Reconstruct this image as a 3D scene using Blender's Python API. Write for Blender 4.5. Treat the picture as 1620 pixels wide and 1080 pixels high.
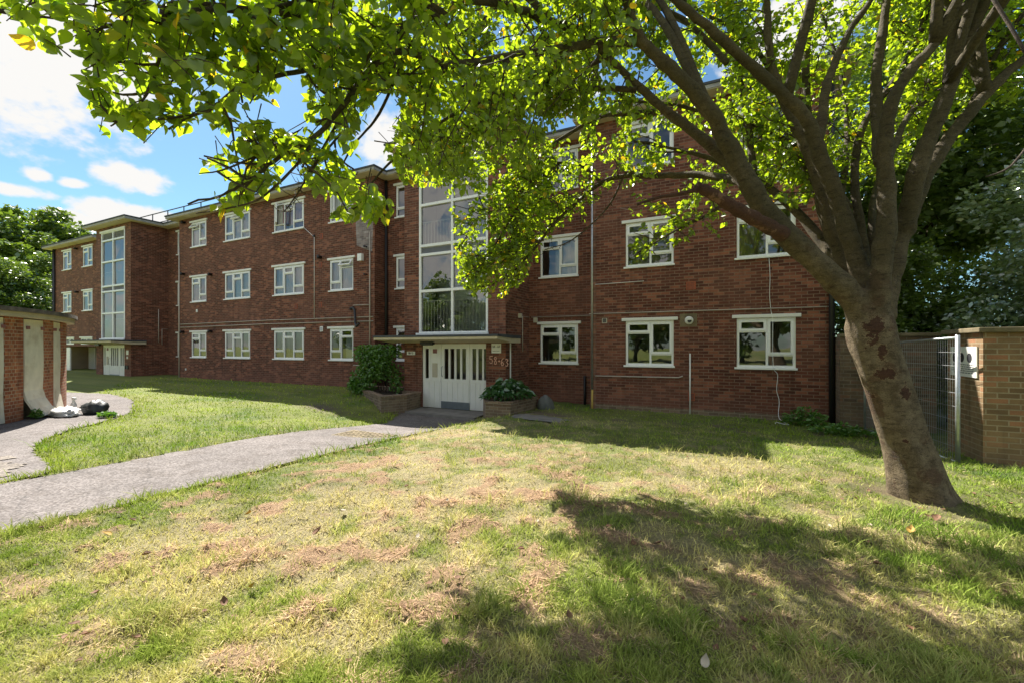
import bpy, math, random
import numpy as np
from mathutils import Matrix, Vector
random.seed(7); rng = np.random.default_rng(7)
for o in list(bpy.data.objects): bpy.data.objects.remove(o)
S = bpy.context.scene; COL = S.collection
rad = math.radians

# ------------------------------------------------------------------ camera
FPX = 690.0                                   # focal length for a 1620 px wide frame
TH = math.atan(FPX / 1385.0); CT, ST = math.cos(TH), math.sin(TH)
cam = bpy.data.cameras.new('camera'); camo = bpy.data.objects.new('camera', cam); COL.objects.link(camo)
cam.sensor_width = 36; cam.lens = FPX / 1620 * 36; cam.shift_y = 8 / 1620
cam.clip_start = .05; cam.clip_end = 3000
camo.location = (0, 0, 1.6); camo.rotation_euler = (rad(90), 0, TH); S.camera = camo

# ------------------------------------------------------------------ sky and sun
SUN = Vector((-.72, .42, 1.0)).normalized()
EL = math.asin(SUN.z); AZ = math.atan2(SUN.x, SUN.y)
world = bpy.data.worlds.new("World"); S.world = world; world.use_nodes = True
nt = world.node_tree; N = nt.nodes; L = nt.links
bg = N['Background']; bg.inputs['Strength'].default_value = .055
sky = N.new('ShaderNodeTexSky'); sky.sky_type = 'NISHITA'; sky.sun_disc = False
sky.sun_elevation = EL; sky.sun_rotation = AZ % (2 * math.pi); sky.air_density = 1.0; sky.dust_density = .4; sky.ozone_density = 1.6
tc = N.new('ShaderNodeTexCoord')
def nmath(op, a, b=None, clamp=False, nodes=None, links=None):
    m = (nodes or N).new('ShaderNodeMath'); m.operation = op; m.use_clamp = clamp
    for i, v in enumerate((a, b)):
        if v is None: continue
        if isinstance(v, (int, float)): m.inputs[i].default_value = v
        else: (links or L).new(v, m.inputs[i])
    return m.outputs[0]
def pdir(px, py):
    a = (px - 810) / FPX; v = Vector((a * CT - ST, a * ST + CT, (548 - py) / FPX)); return v.normalized()
cn = N.new('ShaderNodeTexNoise'); cn.inputs['Scale'].default_value = 9; cn.inputs['Detail'].default_value = 9; cn.inputs['Roughness'].default_value = .58
cm = N.new('ShaderNodeMapping'); cm.inputs['Scale'].default_value = (1, 1, 1.6)
L.new(tc.outputs['Generated'], cm.inputs[0]); L.new(cm.outputs[0], cn.inputs['Vector'])
total = None
for (px, py, w, hgt) in [(40, 70, .17, .10), (-60, 10, .26, .16), (110, 120, .10, .045), (215, 283, .062, .024), (185, 279, .04, .018), (58, 278, .022, .012), (115, 290, .022, .010),
                         (165, 335, .05, .025), (120, 350, .06, .02), (240, 345, .07, .02), (20, 300, .05, .012), (620, 225, .07, .06), (900, 140, .06, .05), (560, 60, .1, .05), (1250, 60, .12, .06)]:
    c = pdir(px, py)
    # squash the elevation so that clouds are wider than tall
    ms = N.new('ShaderNodeMapping'); ms.inputs['Scale'].default_value = (1 / w, 1 / w, 1 / hgt)
    ms.inputs['Location'].default_value = (-c.x / w, -c.y / w, -c.z / hgt)
    L.new(tc.outputs['Generated'], ms.inputs[0])
    ln = N.new('ShaderNodeVectorMath'); ln.operation = 'LENGTH'; L.new(ms.outputs[0], ln.inputs[0])
    v = nmath('SUBTRACT', 1.0, ln.outputs['Value'])
    total = v if total is None else nmath('MAXIMUM', total, v)
gn = N.new('ShaderNodeTexNoise'); gn.inputs['Scale'].default_value = 2.3; gn.inputs['Detail'].default_value = 5
L.new(cm.outputs[0], gn.inputs['Vector'])
sepw = N.new('ShaderNodeSeparateXYZ'); L.new(tc.outputs['Generated'], sepw.inputs[0])
back = nmath('ADD', nmath('MULTIPLY', sepw.outputs['Y'], -1.6), nmath('SUBTRACT', nmath('MULTIPLY', sepw.outputs['Z'], .8), .12))   # added broken cloud, out of view opposite the sun, brightened as fill light
gen = nmath('ADD', nmath('SUBTRACT', gn.outputs['Fac'], .93), nmath('MINIMUM', back, .62))
total = nmath('MAXIMUM', total, gen)
cn2 = N.new('ShaderNodeTexNoise'); cn2.inputs['Scale'].default_value = 38; cn2.inputs['Detail'].default_value = 6; L.new(cm.outputs[0], cn2.inputs['Vector'])
sh = nmath('ADD', nmath('ADD', total, nmath('MULTIPLY', nmath('SUBTRACT', cn.outputs['Fac'], .5), 1.5)), nmath('MULTIPLY', nmath('SUBTRACT', cn2.outputs['Fac'], .5), .9))
fac = N.new('ShaderNodeMapRange'); fac.interpolation_type = 'SMOOTHSTEP'
fac.inputs['From Min'].default_value = -.05; fac.inputs['From Max'].default_value = .42; L.new(sh, fac.inputs['Value'])
mix = N.new('ShaderNodeMix'); mix.data_type = 'RGBA'; L.new(fac.outputs[0], mix.inputs['Factor'])
tint = N.new('ShaderNodeMix'); tint.data_type = 'RGBA'; tint.blend_type = 'MULTIPLY'; tint.inputs['Factor'].default_value = 1; tint.inputs['B'].default_value = (.70, .95, 1.0, 1)
L.new(sky.outputs[0], tint.inputs['A']); L.new(tint.outputs['Result'], mix.inputs['A'])
cb_ = N.new('ShaderNodeMapRange'); cb_.inputs['From Min'].default_value = -.2; cb_.inputs['From Max'].default_value = .6; cb_.inputs['To Min'].default_value = 6.6; cb_.inputs['To Max'].default_value = 7.6
L.new(back, cb_.inputs['Value']); cc = N.new('ShaderNodeMix'); cc.data_type = 'RGBA'; cc.blend_type = 'MULTIPLY'; cc.inputs['Factor'].default_value = 1; cc.inputs['A'].default_value = (1, .985, .96, 1)
L.new(cb_.outputs[0], cc.inputs['B']); L.new(cc.outputs['Result'], mix.inputs['B'])
L.new(mix.outputs['Result'], bg.inputs['Color'])
sl = bpy.data.lights.new('sun', 'SUN'); so = bpy.data.objects.new('sun', sl); COL.objects.link(so)
sl.energy = 5.0; sl.angle = rad(.5); sl.color = (1, .95, .86)
so.rotation_euler = (-SUN).to_track_quat('-Z', 'Y').to_euler()
S.view_settings.view_transform = 'Standard'; S.view_settings.look = 'None'; S.view_settings.gamma = 1
S.view_settings.exposure = 1.42

# ------------------------------------------------------------------ helpers
def P(px, py, t):                              # photo pixel -> point on the vertical plane y = t
    a = (px - 810) / FPX; r = a * CT - ST; d = a * ST + CT; k = t / d
    return (r * k, t, 1.6 - (py - 548) / FPX * k)
def X(px, t): return P(px, 548, t)[0]
def Cp(px, py, Z):                             # pixel + depth -> world
    a = (px - 810) / FPX; return np.array((Z * (a * CT - ST), Z * (a * ST + CT), 1.6 - (py - 548) / FPX * Z))
def proj(p):                                   # world -> pixel + depth (arrays)
    p = np.atleast_2d(p); Xc = p[:, 0] * CT + p[:, 1] * ST; Z = -p[:, 0] * ST + p[:, 1] * CT
    Zs = np.where(np.abs(Z) < 1e-3, 1e-3, Z)
    return 810 + FPX * Xc / Zs, 548 - FPX * (p[:, 2] - 1.6) / Zs, Z
def sm(x): x = np.clip(x, 0, 1); return x * x * (3 - 2 * x)
def terrain(x, y):
    x = np.asarray(x, float); y = np.asarray(y, float)
    z = .09 * sm((y - 7) / 4.5) * sm((-x - 10) / 2.0) + .07 * sm((-x - 22) / 6) * sm((y - 3) / 6)
    z = z - .34 * np.exp(-((x + 7.2) / 2.1) ** 4) * sm((y - 4.5) / 5.0)
    z = z - .10 * sm((x + 5.0) / 1.5) * sm((y - 7) / 4)
    return z
def hashn(ix, iy, s):
    n = (ix.astype(np.int64) * 374761393 + iy.astype(np.int64) * 668265263 + s * 974634777) & 0x7fffffff
    n = ((n ^ (n >> 13)) * 1274126177) & 0x7fffffff
    return ((n ^ (n >> 16)) & 0xffff) / 65535.0
def vnoise(x, y, f, s):
    x = np.asarray(x) * f; y = np.asarray(y) * f; ix = np.floor(x); iy = np.floor(y); fx = sm(x - ix); fy = sm(y - iy)
    a = hashn(ix, iy, s); b = hashn(ix + 1, iy, s); c = hashn(ix, iy + 1, s); d = hashn(ix + 1, iy + 1, s)
    return (a * (1 - fx) + b * fx) * (1 - fy) + (c * (1 - fx) + d * fx) * fy
def fbm(x, y, f, s, o=4):
    r = 0; a = .5; t = 0
    for i in range(o): r = r + a * vnoise(x, y, f * 2 ** i, s + i * 17); t += a; a *= .55
    return r / t
def inpoly(x, y, poly):
    x = np.asarray(x); y = np.asarray(y); r = np.zeros(x.shape, bool); n = len(poly)
    for i in range(n):
        x1, y1 = poly[i]; x2, y2 = poly[(i + 1) % n]
        c = ((y1 > y) != (y2 > y)) & (x < (x2 - x1) * (y - y1) / ((y2 - y1) or 1e-9) + x1)
        r ^= c
    return r

# ------------------------------------------------------------------ materials
MAT = {}
def newmat(name):
    m = bpy.data.materials.new(name); m.use_nodes = True; MAT[name] = m
    return m, m.node_tree.nodes, m.node_tree.links, m.node_tree.nodes['Principled BSDF']
def ramp(n, l, src, stops):
    r = n.new('ShaderNodeValToRGB'); e = r.color_ramp.elements
    while len(e) < len(stops): e.new(.5)
    for i, (p, c) in enumerate(stops): e[i].position = p; e[i].color = (*c, 1) if len(c) == 3 else c
    l.new(src, r.inputs[0]); return r.outputs[0]
def noise(n, l, scale, detail=4, vec=None, rough=.5):
    t = n.new('ShaderNodeTexNoise'); t.inputs['Scale'].default_value = scale; t.inputs['Detail'].default_value = detail; t.inputs['Roughness'].default_value = rough
    if vec is None: vec = n.new('ShaderNodeNewGeometry').outputs['Position']
    l.new(vec, t.inputs['Vector']); return t.outputs['Fac']
def mixc(n, l, f, a, b, mode='MIX'):
    m = n.new('ShaderNodeMix'); m.data_type = 'RGBA'; m.blend_type = mode
    for k, v in (('Factor', f), ('A', a), ('B', b)):
        if isinstance(v, (int, float)): m.inputs[k].default_value = v
        elif isinstance(v, tuple): m.inputs[k].default_value = (*v, 1)
        else: l.new(v, m.inputs[k])
    return m.outputs['Result']
def bump(n, l, b, h, s=.5, d=.01):
    bn = n.new('ShaderNodeBump'); bn.inputs['Strength'].default_value = s; bn.inputs['Distance'].default_value = d
    l.new(h, bn.inputs['Height']); l.new(bn.outputs[0], b.inputs['Normal'])
def plain(name, col, rough=.6, var=.12, scale=6, metal=0, bmp=.15, dirt=None):
    m, n, l, b = newmat(name)
    f = noise(n, l, scale, 5); f2 = noise(n, l, scale * 9, 3)
    c = mixc(n, l, ramp(n, l, f, [(.3, (0, 0, 0)), (.7, (1, 1, 1))]), tuple(x * (1 - var) for x in col), tuple(min(1, x * (1 + var)) for x in col))
    if dirt:
        g = noise(n, l, 2.3, 7, rough=.65)
        c = mixc(n, l, ramp(n, l, g, [(.5, (0, 0, 0)), (.68, (.75,) * 3)]), c, dirt)
    l.new(c, b.inputs['Base Color']); b.inputs['Roughness'].default_value = rough; b.inputs['Metallic'].default_value = metal
    if bmp: bump(n, l, b, f2, bmp, .004)
    return m
def brickmat(name, c1, c2, c3, mortar, patch, course=.075, width=.2265):
    m, n, l, b = newmat(name)
    uv = n.new('ShaderNodeUVMap').outputs[0]
    # slight waviness of the courses
    nz = n.new('ShaderNodeTexNoise'); nz.inputs['Scale'].default_value = 3; l.new(uv, nz.inputs['Vector'])
    va = n.new('ShaderNodeVectorMath'); va.operation = 'SCALE'; va.inputs['Scale'].default_value = .006; l.new(nz.outputs['Color'], va.inputs[0])
    vb = n.new('ShaderNodeVectorMath'); vb.operation = 'ADD'; l.new(uv, vb.inputs[0]); l.new(va.outputs[0], vb.inputs[1])
    def bt(a, c, mo, bias):
        t = n.new('ShaderNodeTexBrick'); t.inputs['Scale'].default_value = 1; t.inputs['Brick Width'].default_value = width; t.inputs['Row Height'].default_value = course
        t.inputs['Mortar Size'].default_value = .0085; t.inputs['Mortar Smooth'].default_value = .2; t.inputs['Bias'].default_value = bias; t.offset = .5
        for k, v in (('Color1', a), ('Color2', c), ('Mortar', mo)): t.inputs[k].default_value = (*v, 1)
        l.new(vb.outputs[0], t.inputs['Vector']); return t
    t = bt(c1, c2, mortar, 0); k = bt((0, 0, 0), (1, 1, 1), (0, 0, 0), 0)
    big = noise(n, l, .55, 5, uv, .6); med = noise(n, l, 3.2, 5, uv, .65); fine = noise(n, l, 60, 4, uv, .7)
    rnd = ramp(n, l, k.outputs['Color'], [(.76, (0, 0, 0)), (.80, (1, 1, 1))])
    rnd2 = ramp(n, l, k.outputs['Color'], [(.20, (1, 1, 1)), (.26, (0, 0, 0))])
    col = mixc(n, l, rnd, t.outputs['Color'], c3)
    inv = nmath('SUBTRACT', 1.0, t.outputs['Fac'], nodes=n, links=l)
    col = mixc(n, l, nmath('MULTIPLY', nmath('MULTIPLY', rnd2, inv, nodes=n, links=l), .6, nodes=n, links=l), col, tuple(x * .45 for x in c2))
    col = mixc(n, l, t.outputs['Fac'], col, mortar)
    col = mixc(n, l, ramp(n, l, big, [(.42, (0, 0, 0)), (.72, (.55,) * 3)]), col, patch)
    col = mixc(n, l, .8, col, ramp(n, l, med, [(.25, (.62,) * 3), (.75, (1.3,) * 3)]), 'MULTIPLY')
    col = mixc(n, l, .6, col, ramp(n, l, fine, [(.2, (.72,) * 3), (.8, (1.22,) * 3)]), 'MULTIPLY')
    # pale bloom and splashed dirt low on the wall
    sx = n.new('ShaderNodeSeparateXYZ'); l.new(uv, sx.inputs[0])
    low = n.new('ShaderNodeMapRange'); low.inputs['From Min'].default_value = .55; low.inputs['From Max'].default_value = -.1; l.new(sx.outputs['Y'], low.inputs['Value'])
    col = mixc(n, l, nmath('MULTIPLY', low.outputs[0], med, nodes=n, links=l), col, patch)
    # rain streaks: narrow vertical stains
    mp = n.new('ShaderNodeMapping'); mp.inputs['Scale'].default_value = (5, .28, 1); l.new(uv, mp.inputs[0])
    stn = noise(n, l, 1, 5, mp.outputs[0], .6); col = mixc(n, l, .8, col, ramp(n, l, stn, [(.30, (.60,) * 3), (.45, (1, 1, 1)), (.62, (1, 1, 1)), (.76, (1.45, 1.5, 1.55))]), 'MULTIPLY')
    l.new(col, b.inputs['Base Color']); b.inputs['Roughness'].default_value = .9
    h = nmath('ADD', inv, nmath('MULTIPLY', fine, .35, nodes=n, links=l), nodes=n, links=l)
    bump(n, l, b, h, .7, .008); return m
brickmat('red_brick', (.185, .052, .027), (.088, .026, .015), (.28, .10, .055), (.22, .14, .095), (.23, .105, .072))
brickmat('pier_brick', (.26, .105, .06), (.17, .07, .045), (.32, .15, .095), (.2, .14, .11), (.25, .15, .11))
brickmat('yellow_brick', (.29, .18, .085), (.20, .115, .055), (.34, .155, .075), (.34, .27, .17), (.27, .18, .09))
brickmat('dark_brick', (.20, .13, .075), (.13, .08, .05), (.24, .12, .07), (.22, .18, .13), (.2, .15, .1))
brickmat('garage_brick', (.42, .125, .05), (.27, .075, .035), (.50, .19, .085), (.46, .34, .23), (.36, .13, .065))
brickmat('planter_brick', (.25, .13, .08), (.14, .08, .05), (.30, .19, .12), (.38, .31, .22), (.2, .16, .11))
brickmat('patched_brick', (.30, .23, .22), (.24, .17, .16), (.36, .3, .29), (.3, .27, .26), (.33, .29, .29))
plain('white_upvc', (.85, .85, .85), .35, .02, 3, bmp=0)
plain('white_paint', (.78, .77, .73), .5, .04, 4, bmp=.1)
plain('cream_paint', (.55, .47, .33), .7, .08, 3, bmp=.2, dirt=(.42, .35, .25))
plain('fascia_paint', (.36, .345, .32), .7, .14, 5, bmp=.3, dirt=(.25, .22, .2))
plain('old_white_board', (.76, .70, .57), .75, .08, 5, bmp=.4, dirt=(.55, .46, .33))
plain('felt', (.06, .065, .075), .85, .25, 4, bmp=.5)
plain('black_plastic', (.018, .018, .02), .45, .1, 8, bmp=0)
plain('grey_metal', (.36, .37, .38), .45, .12, 9, metal=.4)
plain('galvanised', (.48, .5, .52), .4, .12, 14, metal=.75)
plain('pale_pipe', (.48, .42, .36), .6, .1, 9)
plain('yellow_pipe', (.5, .34, .08), .6, .1, 9)
plain('kick_plate', (.20, .23, .27), .35, .08, 9, metal=.5)
plain('louvre_grey', (.42, .42, .46), .5, .05, 9)
plain('concrete', (.20, .185, .17), .9, .2, 4, bmp=.7, dirt=(.11, .10, .085))
plain('coping', (.21, .165, .10), .95, .3, 6, bmp=.8, dirt=(.1, .085, .04))
plain('mossy_felt', (.16, .13, .11), .95, .35, 7, bmp=.9, dirt=(.05, .05, .04))
plain('soil', (.055, .036, .022), 1, .3, 12, bmp=1)
plain('interior_wall', (.68, .68, .66), .8, .05, 2, bmp=0)
plain('curtain', (.72, .74, .76), .8, .05, 5, bmp=0)
plain('curtain_warm', (.5, .45, .36), .8, .08, 5, bmp=0)
plain('pink_cloth', (.42, .03, .07), .8, .1, 5, bmp=0)
plain('lilac_cloth', (.30, .22, .38), .8, .1, 5, bmp=0)
plain('terracotta', (.36, .09, .04), .8, .1, 8)
plain('beige_render', (.42, .33, .24), .9, .1, 2)
plain('dull_red', (.25, .1, .09), .6, .1, 8)
plain('grey_sack', (.12, .125, .12), .7, .2, 7, bmp=.6)
plain('dark_bag', (.022, .027, .027), .5, .2, 9, bmp=.4)
plain('white_bag', (.62, .60, .58), .5, .12, 25, bmp=.9)
plain('chalk_pink', (.66, .36, .27), .85, .12, 25)
plain('ink', (.03, .03, .035), .6, .05, 8, bmp=0)
plain('poster_blue', (.1, .22, .5), .6, .1, 8, bmp=0)
plain('dry_leaf', (.17, .085, .045), .8, .3, 20, bmp=.3)
plain('pale_leaf', (.45, .38, .29), .8, .2, 20, bmp=.3)
plain('orange_leaf', (.45, .27, .05), .7, .25, 20, bmp=.3)
def glassmat(name, ior, tint):
    m, n, l, b = newmat(name); out = n['Material Output']
    tr = n.new('ShaderNodeBsdfTransparent'); tr.inputs[0].default_value = (*tint, 1)
    gl = n.new('ShaderNodeBsdfGlossy'); gl.inputs['Roughness'].default_value = .015; gl.inputs['Color'].default_value = (1, .98, .97, 1)
    fr = n.new('ShaderNodeFresnel'); fr.inputs['IOR'].default_value = ior
    nf = noise(n, l, 1.6, 2)                     # panes are never perfectly flat
    bn = n.new('ShaderNodeBump'); bn.inputs['Strength'].default_value = .12; bn.inputs['Distance'].default_value = .02; l.new(nf, bn.inputs['Height'])
    l.new(bn.outputs[0], gl.inputs['Normal'])
    mx = n.new('ShaderNodeMixShader'); l.new(fr.outputs[0], mx.inputs[0]); l.new(tr.outputs[0], mx.inputs[1]); l.new(gl.outputs[0], mx.inputs[2])
    l.new(mx.outputs[0], out.inputs['Surface']); return m
glassmat('glass', 2.1, (.72, .78, .8)); glassmat('stair_glass', 2.3, (.94, .96, .97)); glassmat('door_glass', 1.5, (.35, .36, .33))
def leafmat(name, a, b_, c, trans=.45, tcol=(1.5, 1.35, .35), gloss=.06, rough=.4):
    m, n, l, b = newmat(name); out = n['Material Output']
    g = n.new('ShaderNodeNewGeometry'); r = g.outputs['Random Per Island']
    col = ramp(n, l, r, [(0, a), (.45, b_), (.975, b_), (.995, c)])
    big = noise(n, l, 1.3, 3); col = mixc(n, l, .5, col, ramp(n, l, big, [(.3, (.65,) * 3), (.7, (1.3,) * 3)]), 'MULTIPLY')
    di = n.new('ShaderNodeBsdfDiffuse'); l.new(col, di.inputs[0])
    tcn = mixc(n, l, 1.0, col, tcol, 'MULTIPLY')
    tl = n.new('ShaderNodeBsdfTranslucent'); l.new(tcn, tl.inputs[0])
    mx = n.new('ShaderNodeMixShader'); mx.inputs[0].default_value = trans; l.new(di.outputs[0], mx.inputs[1]); l.new(tl.outputs[0], mx.inputs[2])
    gl = n.new('ShaderNodeBsdfGlossy'); gl.inputs['Roughness'].default_value = rough; gl.inputs[0].default_value = (1, 1, 1, 1)
    m2 = n.new('ShaderNodeMixShader'); m2.inputs[0].default_value = gloss; l.new(mx.outputs[0], m2.inputs[1]); l.new(gl.outputs[0], m2.inputs[2])
    l.new(m2.outputs[0], out.inputs['Surface']); return m
leafmat('crown_leaf', (.062, .115, .016), (.115, .18, .02), (.34, .24, .03), .58, (4.3, 3.6, .8), .05)
leafmat('hedge_leaf', (.065, .12, .022), (.12, .19, .035), (.15, .2, .04), .35, (1.7, 1.6, .5), .08, .35)
leafmat('pale_tree_leaf', (.045, .085, .03), (.085, .13, .055), (.14, .18, .09), .3, (1.6, 1.6, .6), .10, .4)
leafmat('glossy_leaf', (.09, .155, .05), (.17, .24, .10), (.16, .2, .1), .3, (1.6, 1.6, .6), .2, .38)
leafmat('hosta_leaf', (.03, .09, .025), (.05, .13, .035), (.1, .17, .05), .3, (1.5, 1.5, .5), .1, .3)
leafmat('climber_leaf', (.06, .15, .025), (.11, .235, .035), (.11, .2, .04), .35, (1.6, 1.6, .5), .06, .4)
def barkmat(name, c1, c2, c3, scale=5):
    m, n, l, b = newmat(name)
    f = noise(n, l, scale, 7, rough=.65); g = noise(n, l, scale * .45, 5, rough=.6); h = noise(n, l, scale * 9, 5, rough=.7)
    col = mixc(n, l, ramp(n, l, f, [(.35, (0, 0, 0)), (.65, (1, 1, 1))]), c1, c2)
    col = mixc(n, l, ramp(n, l, g, [(.57, (0, 0, 0)), (.62, (.7,) * 3)]), col, c3)
    if name == 'bark':
        best = None
        for (a_, b2, sz, sy) in [(1384, 522, .085, .17), (1352, 530, .06, .17), (1404, 592, .10, .07), (1434, 622, .05, .09), (1382, 630, .11, .05), (1436, 700, .045, .03), (1412, 708, .035, .03), (1350, 560, .04, .09), (1398, 560, .05, .09)]:
            c_ = Cp(a_, b2, 4.36); mp = n.new('ShaderNodeMapping'); mp.inputs['Scale'].default_value = (1 / sz, 1 / (sz * 2.2), 1 / sy); mp.inputs['Location'].default_value = (-c_[0] / sz, -c_[1] / (sz * 2.2), -c_[2] / sy)
            l.new(n.new('ShaderNodeNewGeometry').outputs['Position'], mp.inputs[0]); ln_ = n.new('ShaderNodeVectorMath'); ln_.operation = 'LENGTH'; l.new(mp.outputs[0], ln_.inputs[0])
            best = ln_.outputs['Value'] if best is None else nmath('MINIMUM', best, ln_.outputs['Value'], nodes=n, links=l)
        sc_ = nmath('ADD', nmath('SUBTRACT', 1.0, best, nodes=n, links=l), nmath('MULTIPLY', nmath('SUBTRACT', noise(n, l, 13, 6, rough=.7), .5, nodes=n, links=l), 3.2, nodes=n, links=l), nodes=n, links=l)
        scf = ramp(n, l, sc_, [(.10, (0, 0, 0)), (.22, (1, 1, 1))]); pale = ramp(n, l, sc_, [(0, (0, 0, 0)), (.08, (.7,) * 3), (.14, (0, 0, 0))])
        col = mixc(n, l, pale, col, (.36, .25, .14)); col = mixc(n, l, scf, col, (.075, .03, .017))
                                             # upper limbs darkened: crown shade put into the colour, along with patchy algae
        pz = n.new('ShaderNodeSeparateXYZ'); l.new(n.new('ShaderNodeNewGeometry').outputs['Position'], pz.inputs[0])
        limb_shade = n.new('ShaderNodeMapRange'); limb_shade.inputs['From Min'].default_value = 1.7; limb_shade.inputs['From Max'].default_value = 2.7; l.new(pz.outputs['Z'], limb_shade.inputs['Value'])
        col = mixc(n, l, nmath('MULTIPLY', limb_shade.outputs[0], ramp(n, l, noise(n, l, 1.9, 5), [(.25, (.35,) * 3), (.6, (.9,) * 3)]), nodes=n, links=l), col, (.062, .048, .02))
    col = mixc(n, l, .7, col, ramp(n, l, h, [(.3, (.42,) * 3), (.7, (1.5,) * 3)]), 'MULTIPLY')
    mpk = n.new('ShaderNodeMapping'); mpk.inputs['Scale'].default_value = (1, 1, 3.2); l.new(n.new('ShaderNodeNewGeometry').outputs['Position'], mpk.inputs[0])
    cr = noise(n, l, 11, 8, mpk.outputs[0], .75); col = mixc(n, l, .85, col, ramp(n, l, cr, [(.38, (.4, .36, .32)), (.46, (1, 1, 1)), (.7, (1.2,) * 3)]), 'MULTIPLY')
    h = nmath('ADD', h, cr, nodes=n, links=l)
    l.new(col, b.inputs['Base Color']); b.inputs['Roughness'].default_value = .9
    hh = nmath('ADD', nmath('MULTIPLY', f, .8, nodes=n, links=l), nmath('MULTIPLY', h, .45, nodes=n, links=l), nodes=n, links=l)
    bump(n, l, b, hh, 1, .035); return m
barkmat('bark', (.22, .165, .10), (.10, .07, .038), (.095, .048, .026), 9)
barkmat('limb_bark', (.095, .072, .035), (.058, .044, .022), (.05, .035, .02))
barkmat('dead_bark', (.085, .036, .018), (.09, .035, .02), (.28, .15, .09), 14)
barkmat('twig_bark', (.11, .075, .05), (.06, .042, .03), (.15, .1, .07), 14)
def attrmat(name, rough=.9, trans=0, extra=0):
    m, n, l, b = newmat(name); a = n.new('ShaderNodeAttribute'); a.attribute_name = 'Col'; col = a.outputs['Color']
    if extra:
        f = noise(n, l, 42, 6, rough=.7); col = mixc(n, l, .9, col, ramp(n, l, f, [(.3, (.45,) * 3), (.7, (1.45,) * 3)]), 'MULTIPLY')
        f2 = noise(n, l, 150, 3, rough=.7); bump(n, l, b, nmath('ADD', f, f2, nodes=n, links=l), 1, .03)
    if trans:
        out = n['Material Output']; di = n.new('ShaderNodeBsdfDiffuse'); l.new(col, di.inputs[0])
        tl = n.new('ShaderNodeBsdfTranslucent'); l.new(col, tl.inputs[0]); mx = n.new('ShaderNodeMixShader'); mx.inputs[0].default_value = trans
        l.new(di.outputs[0], mx.inputs[1]); l.new(tl.outputs[0], mx.inputs[2]); l.new(mx.outputs[0], out.inputs['Surface'])
    else: l.new(col, b.inputs['Base Color'])
    b.inputs['Roughness'].default_value = rough; return m
attrmat('lawn_ground', extra=1); attrmat('grass_blades', trans=.3)
def pathmat(name, base, sp):
    m, n, l, b = newmat(name)
    v = n.new('ShaderNodeTexVoronoi'); v.inputs['Scale'].default_value = 55; v.feature = 'F1'
    l.new(n.new('ShaderNodeNewGeometry').outputs['Position'], v.inputs['Vector'])
    big = noise(n, l, .9, 6, rough=.6); fine = noise(n, l, 90, 4, rough=.7)
    sep = n.new('ShaderNodeSeparateColor'); l.new(v.outputs['Color'], sep.inputs[0])
    c = mixc(n, l, ramp(n, l, sep.outputs[0], [(.2, (0, 0, 0)), (.9, (1, 1, 1))]), base, sp)
    c = mixc(n, l, .8, c, ramp(n, l, big, [(.3, (.72,) * 3), (.7, (1.2,) * 3)]), 'MULTIPLY')
    c = mixc(n, l, .8, c, ramp(n, l, fine, [(.3, (.6,) * 3), (.7, (1.35,) * 3)]), 'MULTIPLY')
    ve = n.new('ShaderNodeTexVoronoi'); ve.feature = 'DISTANCE_TO_EDGE'; ve.inputs['Scale'].default_value = .55
    wv = n.new('ShaderNodeTexNoise'); wv.inputs['Scale'].default_value = 2.5; wv.inputs['Detail'].default_value = 5; gp = n.new('ShaderNodeNewGeometry').outputs['Position']; l.new(gp, wv.inputs['Vector'])
    vs_ = n.new('ShaderNodeVectorMath'); vs_.operation = 'SCALE'; vs_.inputs['Scale'].default_value = .35; l.new(wv.outputs['Color'], vs_.inputs[0])
    va_ = n.new('ShaderNodeVectorMath'); va_.operation = 'ADD'; l.new(gp, va_.inputs[0]); l.new(vs_.outputs[0], va_.inputs[1]); l.new(va_.outputs[0], ve.inputs['Vector'])
    c = mixc(n, l, 1.0, c, ramp(n, l, ve.outputs['Distance'], [(.0, (.62,) * 3), (.008, (1, 1, 1))]), 'MULTIPLY')
    mid = noise(n, l, 3.3, 6, rough=.65); c = mixc(n, l, .8, c, ramp(n, l, mid, [(.35, (.7, .66, .62)), (.5, (1, 1, 1)), (.7, (1.15,) * 3)]), 'MULTIPLY')
    l.new(c, b.inputs['Base Color']); b.inputs['Roughness'].default_value = .92; bump(n, l, b, v.outputs['Distance'], .5, .01); return m
pathmat('path_stone', (.10, .084, .078), (.215, .188, .178)); pathmat('gravel', (.12, .10, .085), (.28, .24, .2))

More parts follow.
